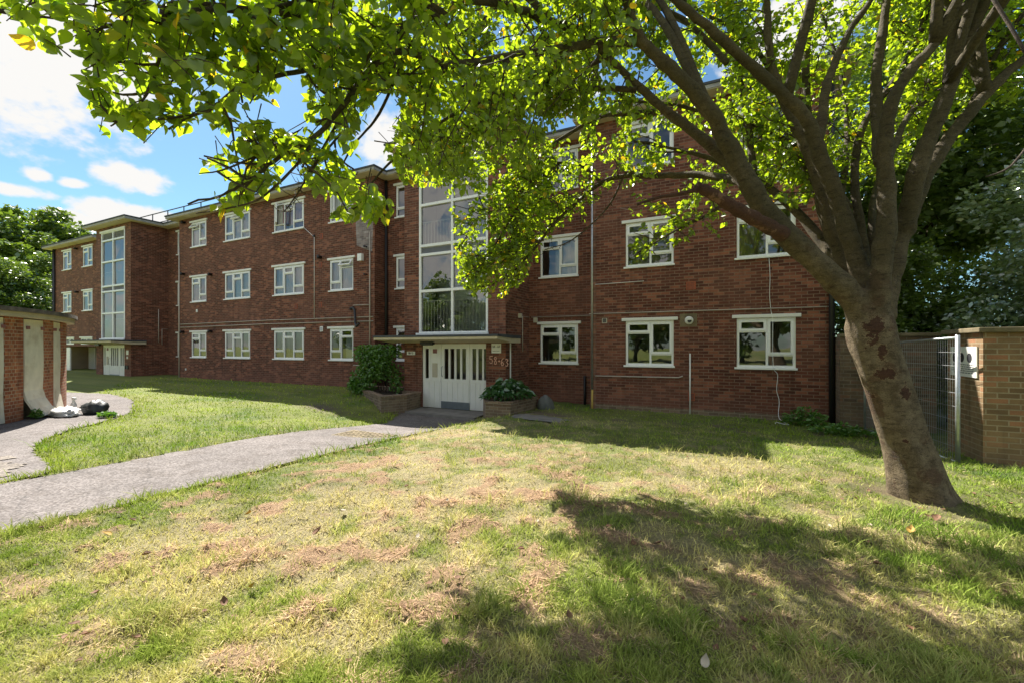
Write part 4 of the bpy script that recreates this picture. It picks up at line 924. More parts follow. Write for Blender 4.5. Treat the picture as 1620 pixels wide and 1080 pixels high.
# ================================================================== CURVED GARAGE BLOCK
def garage():
    n_ = np.array((.524, .852)); R = 7.5; mid = np.array((-15.07, 4.40)); cen = mid - n_ * math.sqrt(R * R - 1.9 ** 2)
    def onarc(th, r=R): return (cen[0] + r * math.cos(th), cen[1] + r * math.sin(th))
    def th_of(px):                                # ray / circle intersection (near side)
        a = (px - 810) / FPX; d = np.array((a * CT - ST, a * ST + CT)); d /= np.linalg.norm(d)
        b = -d @ cen; c = cen @ cen - R * R; q = b * b - c
        if q < 0: return None
        t = -b - math.sqrt(q); p = d * t; return math.atan2(p[1] - cen[1], p[0] - cen[0])
    g = empty('garage_block', (mid[0], mid[1], 0), 'low curved row of brick sheds with old cream doors and a mossy flat roof', 'building')
    th = {k: th_of(k) for k in (-60, -30, -12, 8, 37, 40, 70, 84.5, 97)}
    tend = math.atan2(5.38 - cen[1], -16.7 - cen[0])
    for k in th:
        if th[k] is None: th[k] = tend
    def arcbox(mb, a, b, r0, r1, z0, z1, n=8):
        pts = [a + (b - a) * k / n for k in range(n + 1)]; out = [onarc(t, r1) for t in pts]; inn_ = [onarc(t, r0) for t in pts]
        for k in range(n):
            mb.face([(*out[k + 1], z0), (*out[k], z0), (*out[k], z1), (*out[k + 1], z1)][::-1]); mb.face([(*inn_[k], z0), (*inn_[k + 1], z0), (*inn_[k + 1], z1), (*inn_[k], z1)][::-1])
            mb.face([(*inn_[k], z1), (*inn_[k + 1], z1), (*out[k + 1], z1), (*out[k], z1)][::-1]); mb.face([(*inn_[k], z0), (*out[k], z0), (*out[k + 1], z0), (*inn_[k + 1], z0)][::-1])
        mb.face([(*inn_[0], z0), (*inn_[0], z1), (*out[0], z1), (*out[0], z0)]); mb.face([(*inn_[n], z0), (*out[n], z0), (*out[n], z1), (*inn_[n], z1)])
    # piers
    for a, b in ((th[8], th[37]), (th[70], th[84.5]), (th[97], tend), (th[-60], th[-12])):
        m = MB(); arcbox(m, a, b, R - .35, R, -.3, 2.22); m.build('pier', 'garage_brick', g)
    # doors: upright board with a flared foot
    def door(a, b, flare, zb):
        m = MB(); prof = [(0, 2.2), (.012, 1.2), (.0, .62), (flare * .15, .42), (flare * .5, .22), (flare, zb)]; n = 6
        for i in range(len(prof) - 1):
            for k in range(n):
                t0 = a + (b - a) * k / n; t1 = a + (b - a) * (k + 1) / n; (o0, z0), (o1, z1) = prof[i], prof[i + 1]
                m.face([(*onarc(t0, R + o0 - .02), z0), (*onarc(t1, R + o0 - .02), z0), (*onarc(t1, R + o1 - .02), z1), (*onarc(t0, R + o1 - .02), z1)])
                m.face([(*onarc(t0, R + o0 - .06), z0), (*onarc(t0, R + o1 - .06), z1), (*onarc(t1, R + o1 - .06), z1), (*onarc(t1, R + o0 - .06), z0)])
        for t in (a, b):
            for i in range(len(prof) - 1):
                (o0, z0), (o1, z1) = prof[i], prof[i + 1]; m.face([(*onarc(t, R + o0 - .02), z0), (*onarc(t, R + o0 - .06), z0), (*onarc(t, R + o1 - .06), z1), (*onarc(t, R + o1 - .02), z1)])
        o = m.build('door', 'old_white_board', g)
        h = MB()
        for t in (a + (b - a) * .12, a + (b - a) * .88):
            q = onarc(t, R + .0); h.box(q[0] - .03, q[0] + .03, q[1] - .03, q[1] + .03, 1.98, 2.05)
        h.build('hinge', 'dull_red', o)
        return o
    door(th[40], th[70], .30, .06); door(th[84.5] + .002, th[97] - .002, .08, .0); door(th[-12] + .002, th[8] - .002, .03, .02)
    m = MB(); arcbox(m, th[37], tend, R - .34, R - .10, -.3, 2.2, 20); m.build('recess', 'coping', g)
    tA = th[-60]
    def roofring(off, z0, z1, mat, nm):
        m = MB(); n = 34; pts = [onarc(tA + (tend + .035 - tA) * k / n, R + off) for k in range(n + 1)]
        q = onarc(tend + .035, R + off); # rounded corner at the far end
        c = np.array(onarc(tend + .0, R - .55)); ex = []
        e0 = np.array(q) - c; a0 = math.atan2(e0[1], e0[0]); rr = np.linalg.norm(e0)
        for k in range(1, 9): ex.append((c[0] + rr * math.cos(a0 + k * .21), c[1] + rr * math.sin(a0 + k * .21)))
        far = onarc(tend + .05, R - 6); first = onarc(tA, R - 6)
        m.prism(pts + ex + [far, first], z0, z1); m.build(nm, mat, g)
    roofring(.16, 2.225, 2.33, 'cream_paint', 'fascia'); roofring(.22, 2.333, 2.42, 'mossy_felt', 'roof')
    m = MB(); e = onarc(tend, R - .36); f2 = onarc(tend + .04, R - 6); s0 = onarc(tend, R - .03)
    m.face([(*s0, -.3), (*f2, -.3), (*f2, 2.22), (*s0, 2.22)]); m.face([(*s0, -.3), (*s0, 2.22), (*f2, 2.22), (*f2, -.3)])
    s1 = onarc(tA, R - .03); f1 = onarc(tA, R - 6); m.face([(*s1, -.3), (*f1, -.3), (*f1, 2.22), (*s1, 2.22)]); m.build('end_wall', 'garage_brick', g)
garage()
q = Cp(95, 652, 10.1)
lump('plastic_bag', (-13.75, 4.42, .07), (.42, .22, .13), 'white_bag', 'crumpled white plastic bag lying by the flared shed door', 'bag', .5, 5, .7, 3)
b = empty('spray_bottle', (-14.3, 4.75, .0), 'small white trigger bottle standing behind the white plastic bag', 'bottle')
MB().tube([(-14.3, 4.75, .0), (-14.3, 4.75, .20), (-14.3, 4.75, .27), (-14.3, 4.75, .31)], [.06, .06, .025, .025], 14).build('body', 'white_bag', b, True); MB().box(-14.36, -14.2, 4.73, 4.77, .311, .37).build('trigger', 'white_paint', b)
lump('refuse_bag', (-13.6, 4.9, .12), (.26, .24, .20), 'dark_bag', 'dark rounded bag lying on the path beside the white plastic bag', 'bag', .25, 3, .7, 8)

# drain grate on the path
dg = MB(); cx, cy = -6.15, 5.95
for k in range(12): dg.box(cx - .55 + k * .095, cx - .55 + k * .095 + .055, cy - .42, cy + .42, -.12, -.008)
for k in range(7): dg.box(cx - .56, cx + .56, cy - .43 + k * .135, cy - .43 + k * .135 + .04, -.12, -.012)
z_ = float(terrain(cx, cy)); o = dg.build('drain_cover', 'coping', None); o.location.z = z_ + .022; tag(o, 'square slatted drain cover set in the path near the entrance', 'drain')

# ================================================================== TREES
def grow(tree, starts, prune=None, n2=7, len2=(.45, 1.0), n3=5, len3=(.14, .32), nl=5, leafsize=(.06, .10), mat='crown_leaf', down=.25, twigr=.004, name='foliage'):
    """starts: (point, direction, weight). grows secondary shoots, twigs and leaves; returns nothing"""
    tw = MB(); LP = []; LD = []; LS = []
    for (p, d, wgt) in starts:
        p = Vector(p); d = Vector(d).normalized(); L2 = random.uniform(*len2) * wgt
        pts = [p]; q = p.copy(); dd = d.copy(); ns = 6
        for k in range(ns):
            dd = (dd + Vector((random.gauss(0, .22), random.gauss(0, .22), random.gauss(0, .16) - down * .12))).normalized(); q = q + dd * (L2 / ns); pts.append(q.copy())
        sub = []
        for k in range(n3):
            t = (k + .5 + random.random() * .5) / n3 * ns; i = min(int(t), ns - 1); s = pts[i].lerp(pts[i + 1], t - i)
            e = (dd * .5 + Vector((random.gauss(0, .7), random.gauss(0, .7), random.gauss(0, .5) - down))).normalized(); l3 = random.uniform(*len3); sub.append((s, s + e * l3 * .5, s + e * l3 + Vector((0, 0, -l3 * .15))))
        sub.append((pts[-2], pts[-1], pts[-1] + dd * .06))
        if prune is not None:
            ok = prune(np.array([tuple(s[2]) for s in sub])) & prune(np.array([tuple(s[1]) for s in sub])); sub = [s for s, o_ in zip(sub, ok) if o_]
            if not sub: continue
            okp = prune(np.array([tuple(v) for v in pts])); m_ = len(pts) if okp.all() else int(np.argmin(okp))
            pts = pts[:m_]
            if m_ < 2: continue
        tw.tube(pts, [twigr * (2.2 - 1.4 * k / ns) for k in range(len(pts))], 5, False)
        for s in sub:
            tw.tube(s, [twigr, twigr * .8, twigr * .5], 4, False)
            for j in range(nl):
                t = random.random() ** .6; b_ = s[0].lerp(s[2], t); off = Vector((random.gauss(0, .03), random.gauss(0, .03), random.gauss(0, .025)))
                LP.append(tuple(b_ + off)); v = (s[2] - s[0]).normalized(); LD.append(tuple(v * .7)); LS.append(random.uniform(*leafsize) * (.98 if p.x < -2.2 and p.y < 3.2 else .76))
    LP = np.array(LP); LD = np.array(LD); LS = np.array(LS)
    if prune is not None:
        ok = prune(LP); LP, LD, LS = LP[ok], LD[ok], LS[ok]
    tw.build('twigs', 'twig_bark', tree); leaves(name, LP, LS, mat, tree, .45, outward=LD)
    return len(LP)

MT = empty('broadleaf_tree', (1.75, 5.97, 0), 'large leaning tree on the lawn with many spreading limbs and bright green heart shaped leaves', 'tree')
# trunk: rings through pixel-measured centre line
def trunk():
    Zt = 4.58
    path = [(1474, 815, .40), (1464, 793, .345), (1455, 770, .310), (1446, 735, .282), (1435, 705, .262), (1424, 678, .25), (1408, 630, .245), (1394, 585, .247), (1381, 545, .256), (1377, 518, .256), (1377, 500, .22), (1377, 488, .15), (1377, 480, .07)]; path = [(a, b_, r_ * .85) for a, b_, r_ in path]
    pts = [Vector(Cp(a, b_, Zt)) for a, b_, r_ in path]; rs = [r_ for _, _, r_ in path]; pp = spline(pts, 5); rr = np.interp(np.linspace(0, len(rs) - 1, len(pp)), range(len(rs)), rs)
    seg = 28; V = []
    for k, p in enumerate(pp):
        zf = max(0, .45 - (p.z + .02)) / .45
        for j in range(seg):
            t = 2 * math.pi * j / seg; r_ = rr[k] * (1 + .045 * math.sin(3 * t + p.z * 2.1) + .03 * math.sin(5 * t - p.z * 3.7) + .16 * zf * max(0, math.sin(4 * t + .8)) ** 1.5)
            r_ *= 1 + .05 * (float(vnoise(np.array([t * 3]), np.array([p.z * 5]), 1, 4)[0]) - .5)
            V.append((p.x + r_ * math.cos(t), p.y + r_ * math.sin(t), p.z))
    n = len(pp); i = np.arange(n - 1)[:, None] * seg + np.arange(seg)[None, :]; k = np.arange(n - 1)[:, None] * seg + (np.arange(seg)[None, :] + 1) % seg
    V = V + [tuple(pp[0]), tuple(pp[-1] + Vector((0, 0, .06)))]; nb = len(V)
    quads = np.stack([i, k, k + seg, i + seg], -1).reshape(-1, 4)
    j = np.arange(seg); tri = np.concatenate([np.stack([0 * j + nb - 2, (j + 1) % seg, j], 1), np.stack([0 * j + nb - 1, (n - 1) * seg + j, (n - 1) * seg + (j + 1) % seg], 1)])
    return [tuple(v) for v in V], [tuple(int(a) for a in q) for q in quads] + [tuple(int(a) for a in q) for q in tri]
TV, TF = trunk()
LIMBS = [  # pixel, pixel, depth ; radius start, end ; leafy from fraction
    ([(1380, 530, 4.58), (1347, 472, 4.56), (1295, 420, 4.5), (1218, 342, 4.4), (1183, 288, 4.35), (1155, 233, 4.3), (1120, 171, 4.2), (1070, 117, 4.1), (1023, 74, 4.0), (998, 28, 3.9), (975, -60, 3.8), (930, -180, 3.8)], .172, .035, .5),
    ([(1183, 292, 4.35), (1136, 241, 4.5), (1089, 202, 4.6), (1047, 171, 4.7), (1003, 130, 4.7), (957, 86, 4.6), (929, 50, 4.5), (902, 5, 4.4), (860, -70, 4.3)], .085, .03, .4),
    ([(1385, 505, 4.6), (1362, 430, 4.65), (1345, 380, 4.65), (1322, 310, 4.65), (1290, 225, 4.6), (1280, 195, 4.55), (1245, 155, 4.5), (1200, 115, 4.4), (1145, 65, 4.2), (1095, 25, 4.1), (1050, -15, 4.0), (960, -90, 3.8)], .125, .04, .6),
    ([(1292, 225, 4.6), (1300, 195, 4.65), (1307, 140, 4.7), (1325, 90, 4.75), (1350, 40, 4.8), (1385, -10, 4.85), (1440, -120, 5)], .075, .035, .6),
    ([(1372, 500, 4.7), (1335, 420, 4.95), (1312, 350, 5.0), (1296, 290, 5.05), (1270, 225, 5.1), (1240, 160, 5.1), (1218, 90, 5.1), (1213, 10, 5.1), (1205, -90, 5.1)], .105, .045, .5),
    ([(1388, 500, 4.5), (1393, 430, 4.45), (1403, 350, 4.4), (1401, 285, 4.4), (1400, 225, 4.35), (1407, 175, 4.3), (1430, 125, 4.25), (1480, 68, 4.2), (1530, 5, 4.1), (1590, -80, 4)], .130, .04, .7),
    ([(1395, 260, 4.5), (1388, 200, 4.7), (1386, 120, 4.8), (1398, 40, 4.9), (1410, -60, 5)], .085, .05, .7),
    ([(1398, 505, 4.6), (1412, 430, 4.7), (1430, 365, 4.75), (1462, 285, 4.8), (1498, 225, 4.8), (1540, 172, 4.8), (1580, 128, 4.8), (1640, 75, 4.8), (1720, 0, 4.8)], .125, .05, .6),
    ([(1430, 370, 4.75), (1450, 275, 4.6), (1482, 190, 4.55), (1508, 125, 4.5), (1532, 62, 4.45), (1565, -20, 4.4), (1600, -120, 4.3)], .115, .055, .7),
    ([(1365, 480, 4.75), (1320, 410, 5.1), (1295, 375, 5.3), (1255, 330, 5.5), (1205, 290, 5.7), (1150, 262, 5.9), (1085, 240, 6.1), (1010, 225, 6.3)], .105, .03, .4),
    ([(1340, 330, 5.0), (1300, 260, 5.4), (1265, 236, 5.6), (1205, 205, 5.8), (1145, 188, 6.0), (1060, 165, 6.2), (970, 160, 6.5)], .06, .02, .4),
    ([(1200, 320, 5.3), (1190, 250, 5.6), (1180, 175, 5.7), (1165, 100, 5.8), (1150, 10, 5.8)], .055, .03, .3),
    ([(1366, 480, 4.72), (1330, 410, 5.0), (1300, 330, 5.2), (1280, 200, 5.4), (1275, 100, 5.5), (1285, 0, 5.6)], .07, .04, .4),
    ([(1378, 490, 4.7), (1368, 400, 5.0), (1352, 290, 5.2), (1365, 200, 5.4), (1420, 120, 5.5), (1460, 40, 5.6), (1480, -40, 5.6)], .06, .03, .3),
    ([(1402, 262, 4.42), (1418, 225, 4.6), (1440, 180, 5.0), (1490, 140, 5.3), (1560, 60, 5.5), (1640, 40, 5.6)], .04, .02, .2),
    ([(1500, 228, 4.8), (1540, 160, 5.0), (1590, 60, 5.1), (1640, 0, 5.2)], .045, .02, .2),
    # long leafy branches to the left
    ([(1003, 66, 4.0), (949, 68, 3.9), (898, 76, 3.8), (832, 86, 3.7), (723, 103, 3.5), (677, 93, 3.4), (630, 82, 3.3), (585, 110, 3.2), (545, 165, 3.1), (500, 215, 3.0), (440, 250, 2.9), (395, 285, 2.85), (350, 310, 2.8)], .036, .006, .0),
    ([(930, 52, 4.4), (871, 35, 4.1), (832, 19, 3.9), (778, 4, 3.7), (727, 6, 3.5), (677, 31, 3.4), (600, 60, 3.2), (520, 100, 3.0), (440, 120, 2.9), (380, 135, 2.8), (330, 175, 2.75), (250, 190, 2.7)], .034, .005, .0),
    ([(1007, 142, 4.7), (949, 140, 4.8), (898, 144, 4.9), (832, 171, 5.0), (778, 198, 5.1), (731, 225, 5.2), (690, 245, 5.2), (650, 262, 5.1)], .026, .006, .0),
    ([(960, 90, 4.6), (929, 105, 4.6), (855, 132, 4.5), (778, 155, 4.4), (715, 183, 4.3), (665, 218, 4.2), (618, 257, 4.1), (590, 288, 4.0), (572, 318, 3.95)], .024, .005, .0),
    ([(1035, 178, 5.0), (990, 180, 5.3), (949, 185, 5.6), (910, 206, 5.8), (871, 233, 5.9), (848, 268, 6.0), (830, 310, 6.0), (800, 360, 6.0), (770, 410, 6.0)], .03, .008, .1),
    ([(1180, 290, 4.6), (1151, 283, 5.0), (1099, 277, 5.4), (1037, 279, 5.7), (985, 279, 5.9), (951, 290, 6.0), (918, 316, 6.1), (879, 352, 6.1), (840, 400, 6.1), (800, 440, 6.1), (760, 455, 6.1)], .042, .007, .35),
    ([(951, 290, 6.0), (920, 262, 6.1), (880, 258, 6.2), (820, 262, 6.3), (760, 258, 6.4), (700, 262, 6.4)], .02, .006, .2),
    ([(985, 282, 5.9), (960, 330, 5.9), (905, 380, 5.9), (862, 395, 5.9)], .012, .004, 2),
    ([(1150, 318, 4.9), (1120, 340, 5.1), (1075, 362, 5.3), (1035, 385, 5.4), (1008, 402, 5.5)], .018, .005, .15),
    ([(700, 20, 3.3), (640, -10, 3.1), (560, -15, 2.9), (470, 5, 2.8), (400, 20, 2.7), (320, 15, 2.6), (240, 30, 2.55), (170, 40, 2.5), (90, 30, 2.45), (40, 25, 2.4)], .02, .004, .0),
    ([(475, 25, 2.75), (275, 5, 2.6), (262, 50, 2.6), (250, 100, 2.6), (235, 145, 2.6), (205, 180, 2.6), (175, 200, 2.6)], .012, .003, .1),
    ([(600, 62, 3.2), (560, 130, 3.3), (530, 200, 3.3), (490, 270, 3.2), (475, 300, 3.2), (450, 335, 3.15)], .012, .003, 2),
    ([(640, 90, 3.5), (600, 180, 3.6), (560, 230, 3.6), (535, 280, 3.6), (550, 320, 3.6)], .012, .003, .1),
    ([(870, 30, 4.2), (800, -30, 4.0), (700, -40, 3.7), (560, -50, 3.4), (400, -40, 3.0), (280, -30, 2.8), (120, -20, 2.6)], .03, .006, .45),
    ([(500, 215, 3.0), (470, 260, 2.9), (430, 300, 2.85), (400, 320, 2.8), (350, 332, 2.8), (310, 338, 2.8)], .009, .003, .1),
    ([(440, 232, 2.95), (400, 250, 2.85), (350, 270, 2.8), (315, 275, 2.8)], .008, .003, .0),
    ([(540, 210, 3.2), (500, 250, 3.1), (450, 240, 3.0), (400, 225, 3.0)], .008, .003, .1),
    ([(800, 118, 6.0), (720, 100, 6.2), (640, 82, 6.3), (570, 60, 6.3), (500, 60, 6.2)], .016, .005, .0),
    ([(720, 60, 5.8), (650, 40, 5.9), (590, 90, 6.0), (555, 150, 5.9)], .014, .004, .0),
    ([(760, 10, 5.8), (680, -30, 5.9), (600, -40, 6.0), (530, 0, 6.1)], .014, .004, .0),
    ([(1366, 480, 4.75), (1325, 390, 5.2), (1290, 300, 5.6), (1240, 200, 6.4), (1180, 120, 6.9), (1120, 60, 7.2), (1050, 20, 7.4)], .05, .015, .2),
    ([(1374, 490, 4.75), (1345, 410, 5.1), (1330, 330, 5.4), (1340, 220, 6.2), (1330, 120, 6.7), (1300, 20, 7.0)], .05, .015, .2),
    ([(1384, 490, 4.75), (1385, 420, 5.0), (1380, 340, 5.2), (1400, 260, 6.0), (1450, 160, 6.5), (1500, 80, 6.8)], .05, .015, .2),
    ([(1318, 340, 5.25), (1300, 290, 5.5), (1260, 260, 6.2), (1220, 262, 6.8), (1170, 250, 7.2)], .03, .01, .3),
    ([(723, 103, 3.6), (650, 130, 3.6), (580, 120, 3.6), (500, 60, 3.4), (420, 80, 3.2), (340, 90, 3.0), (270, 130, 2.9)], .016, .004, .0),
    ([(900, 75, 4.0), (850, 130, 4.4), (790, 110, 4.6), (720, 140, 4.8), (660, 130, 5.0)], .016, .005, .0),
    ([(1100, 150, 5.0), (1040, 90, 5.3), (970, 60, 5.6), (880, 90, 5.8), (790, 120, 6.0), (720, 190, 6.1), (690, 240, 6.1)], .03, .008, .1),
    ([(1150, 100, 5.2), (1080, 30, 5.5), (1000, 0, 5.7), (900, -20, 5.8), (800, 10, 5.8), (720, 60, 5.8)], .03, .008, .1),
    ([(1250, 160, 5.3), (1180, 60, 5.6), (1110, 20, 5.8), (1040, -30, 5.8)], .03, .01, .1),
    ([(1560, -20, 2.6), (1640, 120, 2.4), (1640, 200, 2.3), (1600, 262, 2.2), (1560, 280, 2.2)], .008, .003, .8),
    ([(900, 330, 6.0), (860, 320, 6.2), (800, 330, 6.2), (755, 345, 6.2), (735, 380, 6.2)], .014, .004, .0),
    ([(860, 380, 6.1), (820, 390, 6.0), (780, 400, 5.9), (745, 430, 5.9)], .012, .004, .0),
]
# upper crown above the frame: limbs that rise from the fork and end in shoots
SRC = [(1245, 155, 4.5), (1120, 171, 4.2), (1205, 40, 5.1), (1480, 68, 4.2), (1396, 50, 4.9), (1560, 150, 4.8), (1340, 60, 4.8), (1500, 130, 4.5), (1215, 120, 5.1), (1380, 160, 4.8)]
for k in range(12):
    a = random.random() * 2 * math.pi; rr_ = random.uniform(1.2, 4.4); cx_, cy_ = 1.2 + rr_ * math.cos(a), 5.9 + .8 * rr_ * math.sin(a)
    cy_ = min(cy_, 9.3); cx_ = max(cx_, -3.0 + random.random())
    zz = 8.2 - .16 * rr_ ** 2 + random.uniform(-.5, .5); c1 = Vector((cx_, cy_, zz))
    s0 = min((Vector(Cp(*q_)) for q_ in SRC), key=lambda v: (Vector((v.x, v.y, 0)) - Vector((cx_, cy_, 0))).length + random.random() * .8)
    LIMBS.append(([s0, s0.lerp(c1, .35) + Vector((0, 0, .5)), s0.lerp(c1, .7) + Vector((0, 0, .35)), c1], .04, .012, .3))
YL = [(-400, 70), (0, 32), (20, 45), (30, 70), (80, 88), (100, 80), (105, 55), (125, 60), (132, 125), (145, 150), (145, 200), (160, 215), (235, 218), (250, 200), (293, 220), (310, 182), (350, 207), (378, 205), (381, 165), (413, 165), (440, 190), (446, 105), (478, 105), (486, 190), (555, 215), (572, 190), (604, 150), (612, 250), (640, 290), (700, 295), (716, 330), (722, 440), (740, 468), (800, 472), (830, 445), (860, 395), (900, 345), (930, 350), (950, 315), (985, 292), (1000, 415), (1050, 400), (1100, 378), (1180, 365), (1230, 330), (1290, 330), (1320, 300), (1500, 250), (1545, 250), (1550, 315), (1900, 330)]
POLY2 = [(290, 258), (345, 238), (370, 210), (420, 185), (470, 200), (520, 200), (575, 205), (590, 290), (632, 330), (610, 345), (560, 350), (535, 345), (530, 300), (490, 308), (475, 262), (455, 245), (440, 280), (432, 307), (413, 303), (393, 325), (360, 352), (290, 338), (288, 318), (330, 300), (345, 290), (312, 298), (290, 275)]
GAPS = [[(430, 205), (440, 120), (480, 105), (490, 150), (470, 200)], [(560, 280), (562, 225), (590, 165), (606, 140), (640, 150), (632, 185), (603, 215), (590, 280)], [(1040, 18), (1085, 14), (1090, 42), (1050, 44)], [(940, 195), (965, 175), (985, 205), (950, 218)], [(925, 200), (905, 228), (880, 200), (905, 180)], [(1108, 138), (1125, 100), (1140, 130), (1125, 150)]]
def prune(p):
    px, py, Z = proj(p); yl = np.interp(px, [a for a, _ in YL], [b_ for _, b_ in YL])
    ok = (py < yl) | inpoly(px, py, POLY2)
    for g in GAPS: ok &= ~inpoly(px, py, g)
    ok |= (Z < .3) | (px < -300) | (px > 1800) | (py < -60)
    ok &= ~((np.hypot(p[:, 0], p[:, 1]) < 1.3) & (p[:, 2] < 3.6))          # keep a metre or so clear round the camera
    ok &= (p[:, 1] < 10.3)
    fr_ = (px > 1010) & (px < 1640) & (py > 0) & (py < 420) & (Z > .3) & (Z < 4.95)
    ok &= ~((px < 620) & (py > -40) & (Z > .3) & (Z < 3.3) & (rng.random(len(px)) < .10))
    ok &= ~(fr_ & (rng.random(len(px)) < .88))                              # the limbs are bare on the side towards the path
    # the sunny middle of the lawn is open sky towards the sun
    return ok
starts = []
for li, (pts, r0, r1, leafy) in enumerate(LIMBS):
    kk = .86 if li < 10 else (.95 if li < 16 else 1.3); r0 *= kk; r1 *= kk
    P3 = [p if isinstance(p, Vector) else Vector(Cp(*p)) for p in pts]; sp = spline(P3, 6); n = len(sp)
    for k in range(1, n - 1): sp[k] += Vector((random.gauss(0, .3), random.gauss(0, .3), random.gauss(0, .3))) * min(.025, r0 * .16)
    rs = [r0 + (r1 - r0) * (k / (n - 1)) ** .8 for k in range(n)]
    seg = 14 if r0 > .06 else (8 if r0 > .02 else 6)
    rs = [r_ * (1 + .05 * math.sin(k * .9 + li) + .03 * math.sin(k * 2.3)) for k, r_ in enumerate(rs)]
    if li < 10: mb_ = MB().tube(sp, rs, 16); n0 = len(TV); TV += mb_.v; TF += [tuple(a + n0 for a in f_) for f_ in mb_.f]
    else: MB().tube(sp, rs, seg).build('limb', 'limb_bark' if r0 > .03 else 'twig_bark', MT, True)
    if leafy > 1: # bare twiggy branch
        tw = MB()
        for k in range(int(n * .3), n):
            for _ in range(2):
                d = Vector((random.gauss(0, 1), random.gauss(0, 1), random.gauss(-.3, .7))).normalized(); l_ = random.uniform(.06, .16); tw.tube([sp[k], sp[k] + d * l_ * .5, sp[k] + d * l_ + Vector((random.gauss(0, .03), random.gauss(0, .03), .04))], [.004, .003, .0015], 4, False)
        tw.build('bare_twigs', 'twig_bark', MT); continue
    acc = 0; step = .085 if r0 < .055 else .16
    for k in range(1, n):
        if k / n < leafy: continue
        d = sp[k] - sp[k - 1]; L_ = d.length; acc += L_
        while acc > step:
            acc -= step; t = random.random(); p = sp[k - 1].lerp(sp[k], t); dn = d.normalized()
            e = dn * .55 + Vector((random.gauss(0, .75), random.gauss(0, .75), random.gauss(0, .6)))
            starts.append((p, e, 1.0 if r0 > .04 else .62))
    starts.append((sp[-1], sp[-1] - sp[-2], .6)); starts.append((sp[-1], sp[-1] - sp[-3], .6))
nleaf = grow(MT, starts, prune, n3=6, nl=9, leafsize=(.055, .098))
print('LEAVES', nleaf, 'starts', len(starts))
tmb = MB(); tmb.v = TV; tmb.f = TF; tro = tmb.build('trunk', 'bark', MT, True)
rm = tro.modifiers.new('r', 'REMESH'); rm.mode = 'VOXEL'; rm.voxel_size = .017; rm.use_smooth_shade = True
sm_ = tro.modifiers.new('s', 'SMOOTH'); sm_.factor = .6; sm_.iterations = 16
# torn dead limb
MB().tube(spline([Cp(1240, 372, 4.3), Cp(1200, 350, 4.2), Cp(1160, 328, 4.1), Cp(1125, 306, 4.05), Cp(1103, 296, 4.0)], 5), list(np.linspace(.075, .045, 21) * (1 + .12 * np.sin(np.arange(21) * 2.3))), 10).build('dead_limb', 'dead_bark', MT, True)
MB().tube(spline([Cp(1105, 300, 4.0), Cp(1073, 308, 4.0), Cp(1045, 312, 4.0), Cp(1008, 324, 4.0)], 4), list(np.linspace(.022, .012, 13)), 7).build('dead_limb', 'dead_bark', MT, True)

# generic trees -------------------------------------------------------------
def tree(loc, H, R, trunk_r, nclump, nleaf_, ls, mat, label, cat='tree', group=None, base=.3, name='background_tree', cr=(.16, .3), squash=.8, seed=0):
    e = empty(name, (loc[0], loc[1], 0), label, cat, group); x, y = loc; m = MB()
    z0 = float(terrain(x, y)) - .3; m.tube(spline([(x, y, z0), (x + .1, y, H * .2), (x - .1, y + .1, H * .45), (x, y, H * .8)], 4), list(np.linspace(trunk_r, trunk_r * .3, 13)), 10)
    m.build('trunk', 'limb_bark', e, True); C_ = []
    for k in range(nclump):
        d = rng.normal(size=3); d /= np.linalg.norm(d); rr_ = rng.random() ** .4
        zc = H * (base + (1 - base) / 2) + d[2] * rr_ * H * (1 - base) / 2 * .9; wd = R * (1 - .25 * max(0, (zc / H - .6) / .4))
        C_.append((x + d[0] * rr_ * wd, y + d[1] * rr_ * wd, zc, R * rng.uniform(*cr)))
    m = MB()
    for c in C_[::3]: m.tube([(x, y, min(c[2] * .7, H * .6)), (x * .5 + c[0] * .5, y * .5 + c[1] * .5, c[2] * .88), c[:3]], [trunk_r * .35, trunk_r * .2, trunk_r * .06], 6)
    m.build('branches', 'limb_bark', e, True)
    C_ = np.array(C_); w = C_[:, 3] ** 2; idx = rng.choice(len(C_), nleaf_, p=w / w.sum()); d = rng.normal(size=(nleaf_, 3)); d /= np.linalg.norm(d, axis=1)[:, None]
    p = C_[idx, :3] + d * (C_[idx, 3] * (.35 + .65 * rng.random(nleaf_) ** .5))[:, None] * np.array((1, 1, squash)) + rng.normal(size=(nleaf_, 3)) * .05
    p = p[p[:, 2] > .15]
    leaves('crown', p, ls * (.7 + .6 * rng.random(len(p))), mat, e, .3, tmpl=1, outward=(p - np.array((x, y, H * .5))) / R * .5)
    return e
G1 = 'trees and bushes behind the garden wall'
tree((6.3, 11.3), 5.6, 2.6, .14, 50, 46000, .10, 'glossy_leaf', 'tree with long glossy pale leaves hanging over the brick wall at the right', group=G1, base=.18)
tree((9.5, 12.6), 9.5, 3.4, .22, 60, 34000, .15, 'pale_tree_leaf', 'tall dark leafy tree at the far right behind the yellow wall', group=G1, base=.15)
tree((5.3, 19), 13.5, 4.4, .25, 90, 42000, .2, 'hedge_leaf', 'tall dense tree rising behind the pale leaved tree, just right of the flats', group=G1, base=.12)
tree((14, 18), 14, 5.6, .3, 90, 34000, .24, 'hedge_leaf', 'broad dark tree farthest right behind the garden wall', group=G1, base=.1)
tree((3.9, 12.9), 3.0, 1.0, .06, 22, 5200, .09, 'pale_tree_leaf', 'small bush filling the gap between the two brick walls', 'bush', G1, base=.02)
G2 = 'trees beyond the far end of the flats'
def far(px, Z): c = Cp(px, 548, Z); return (c[0], c[1])
tree(far(70, 56), 20.5, 7.0, .4, 95, 15000, .52, 'hedge_leaf', 'tall open crowned tree rising over the far end of the roof', group=G2, base=.25, cr=(.12, .22))
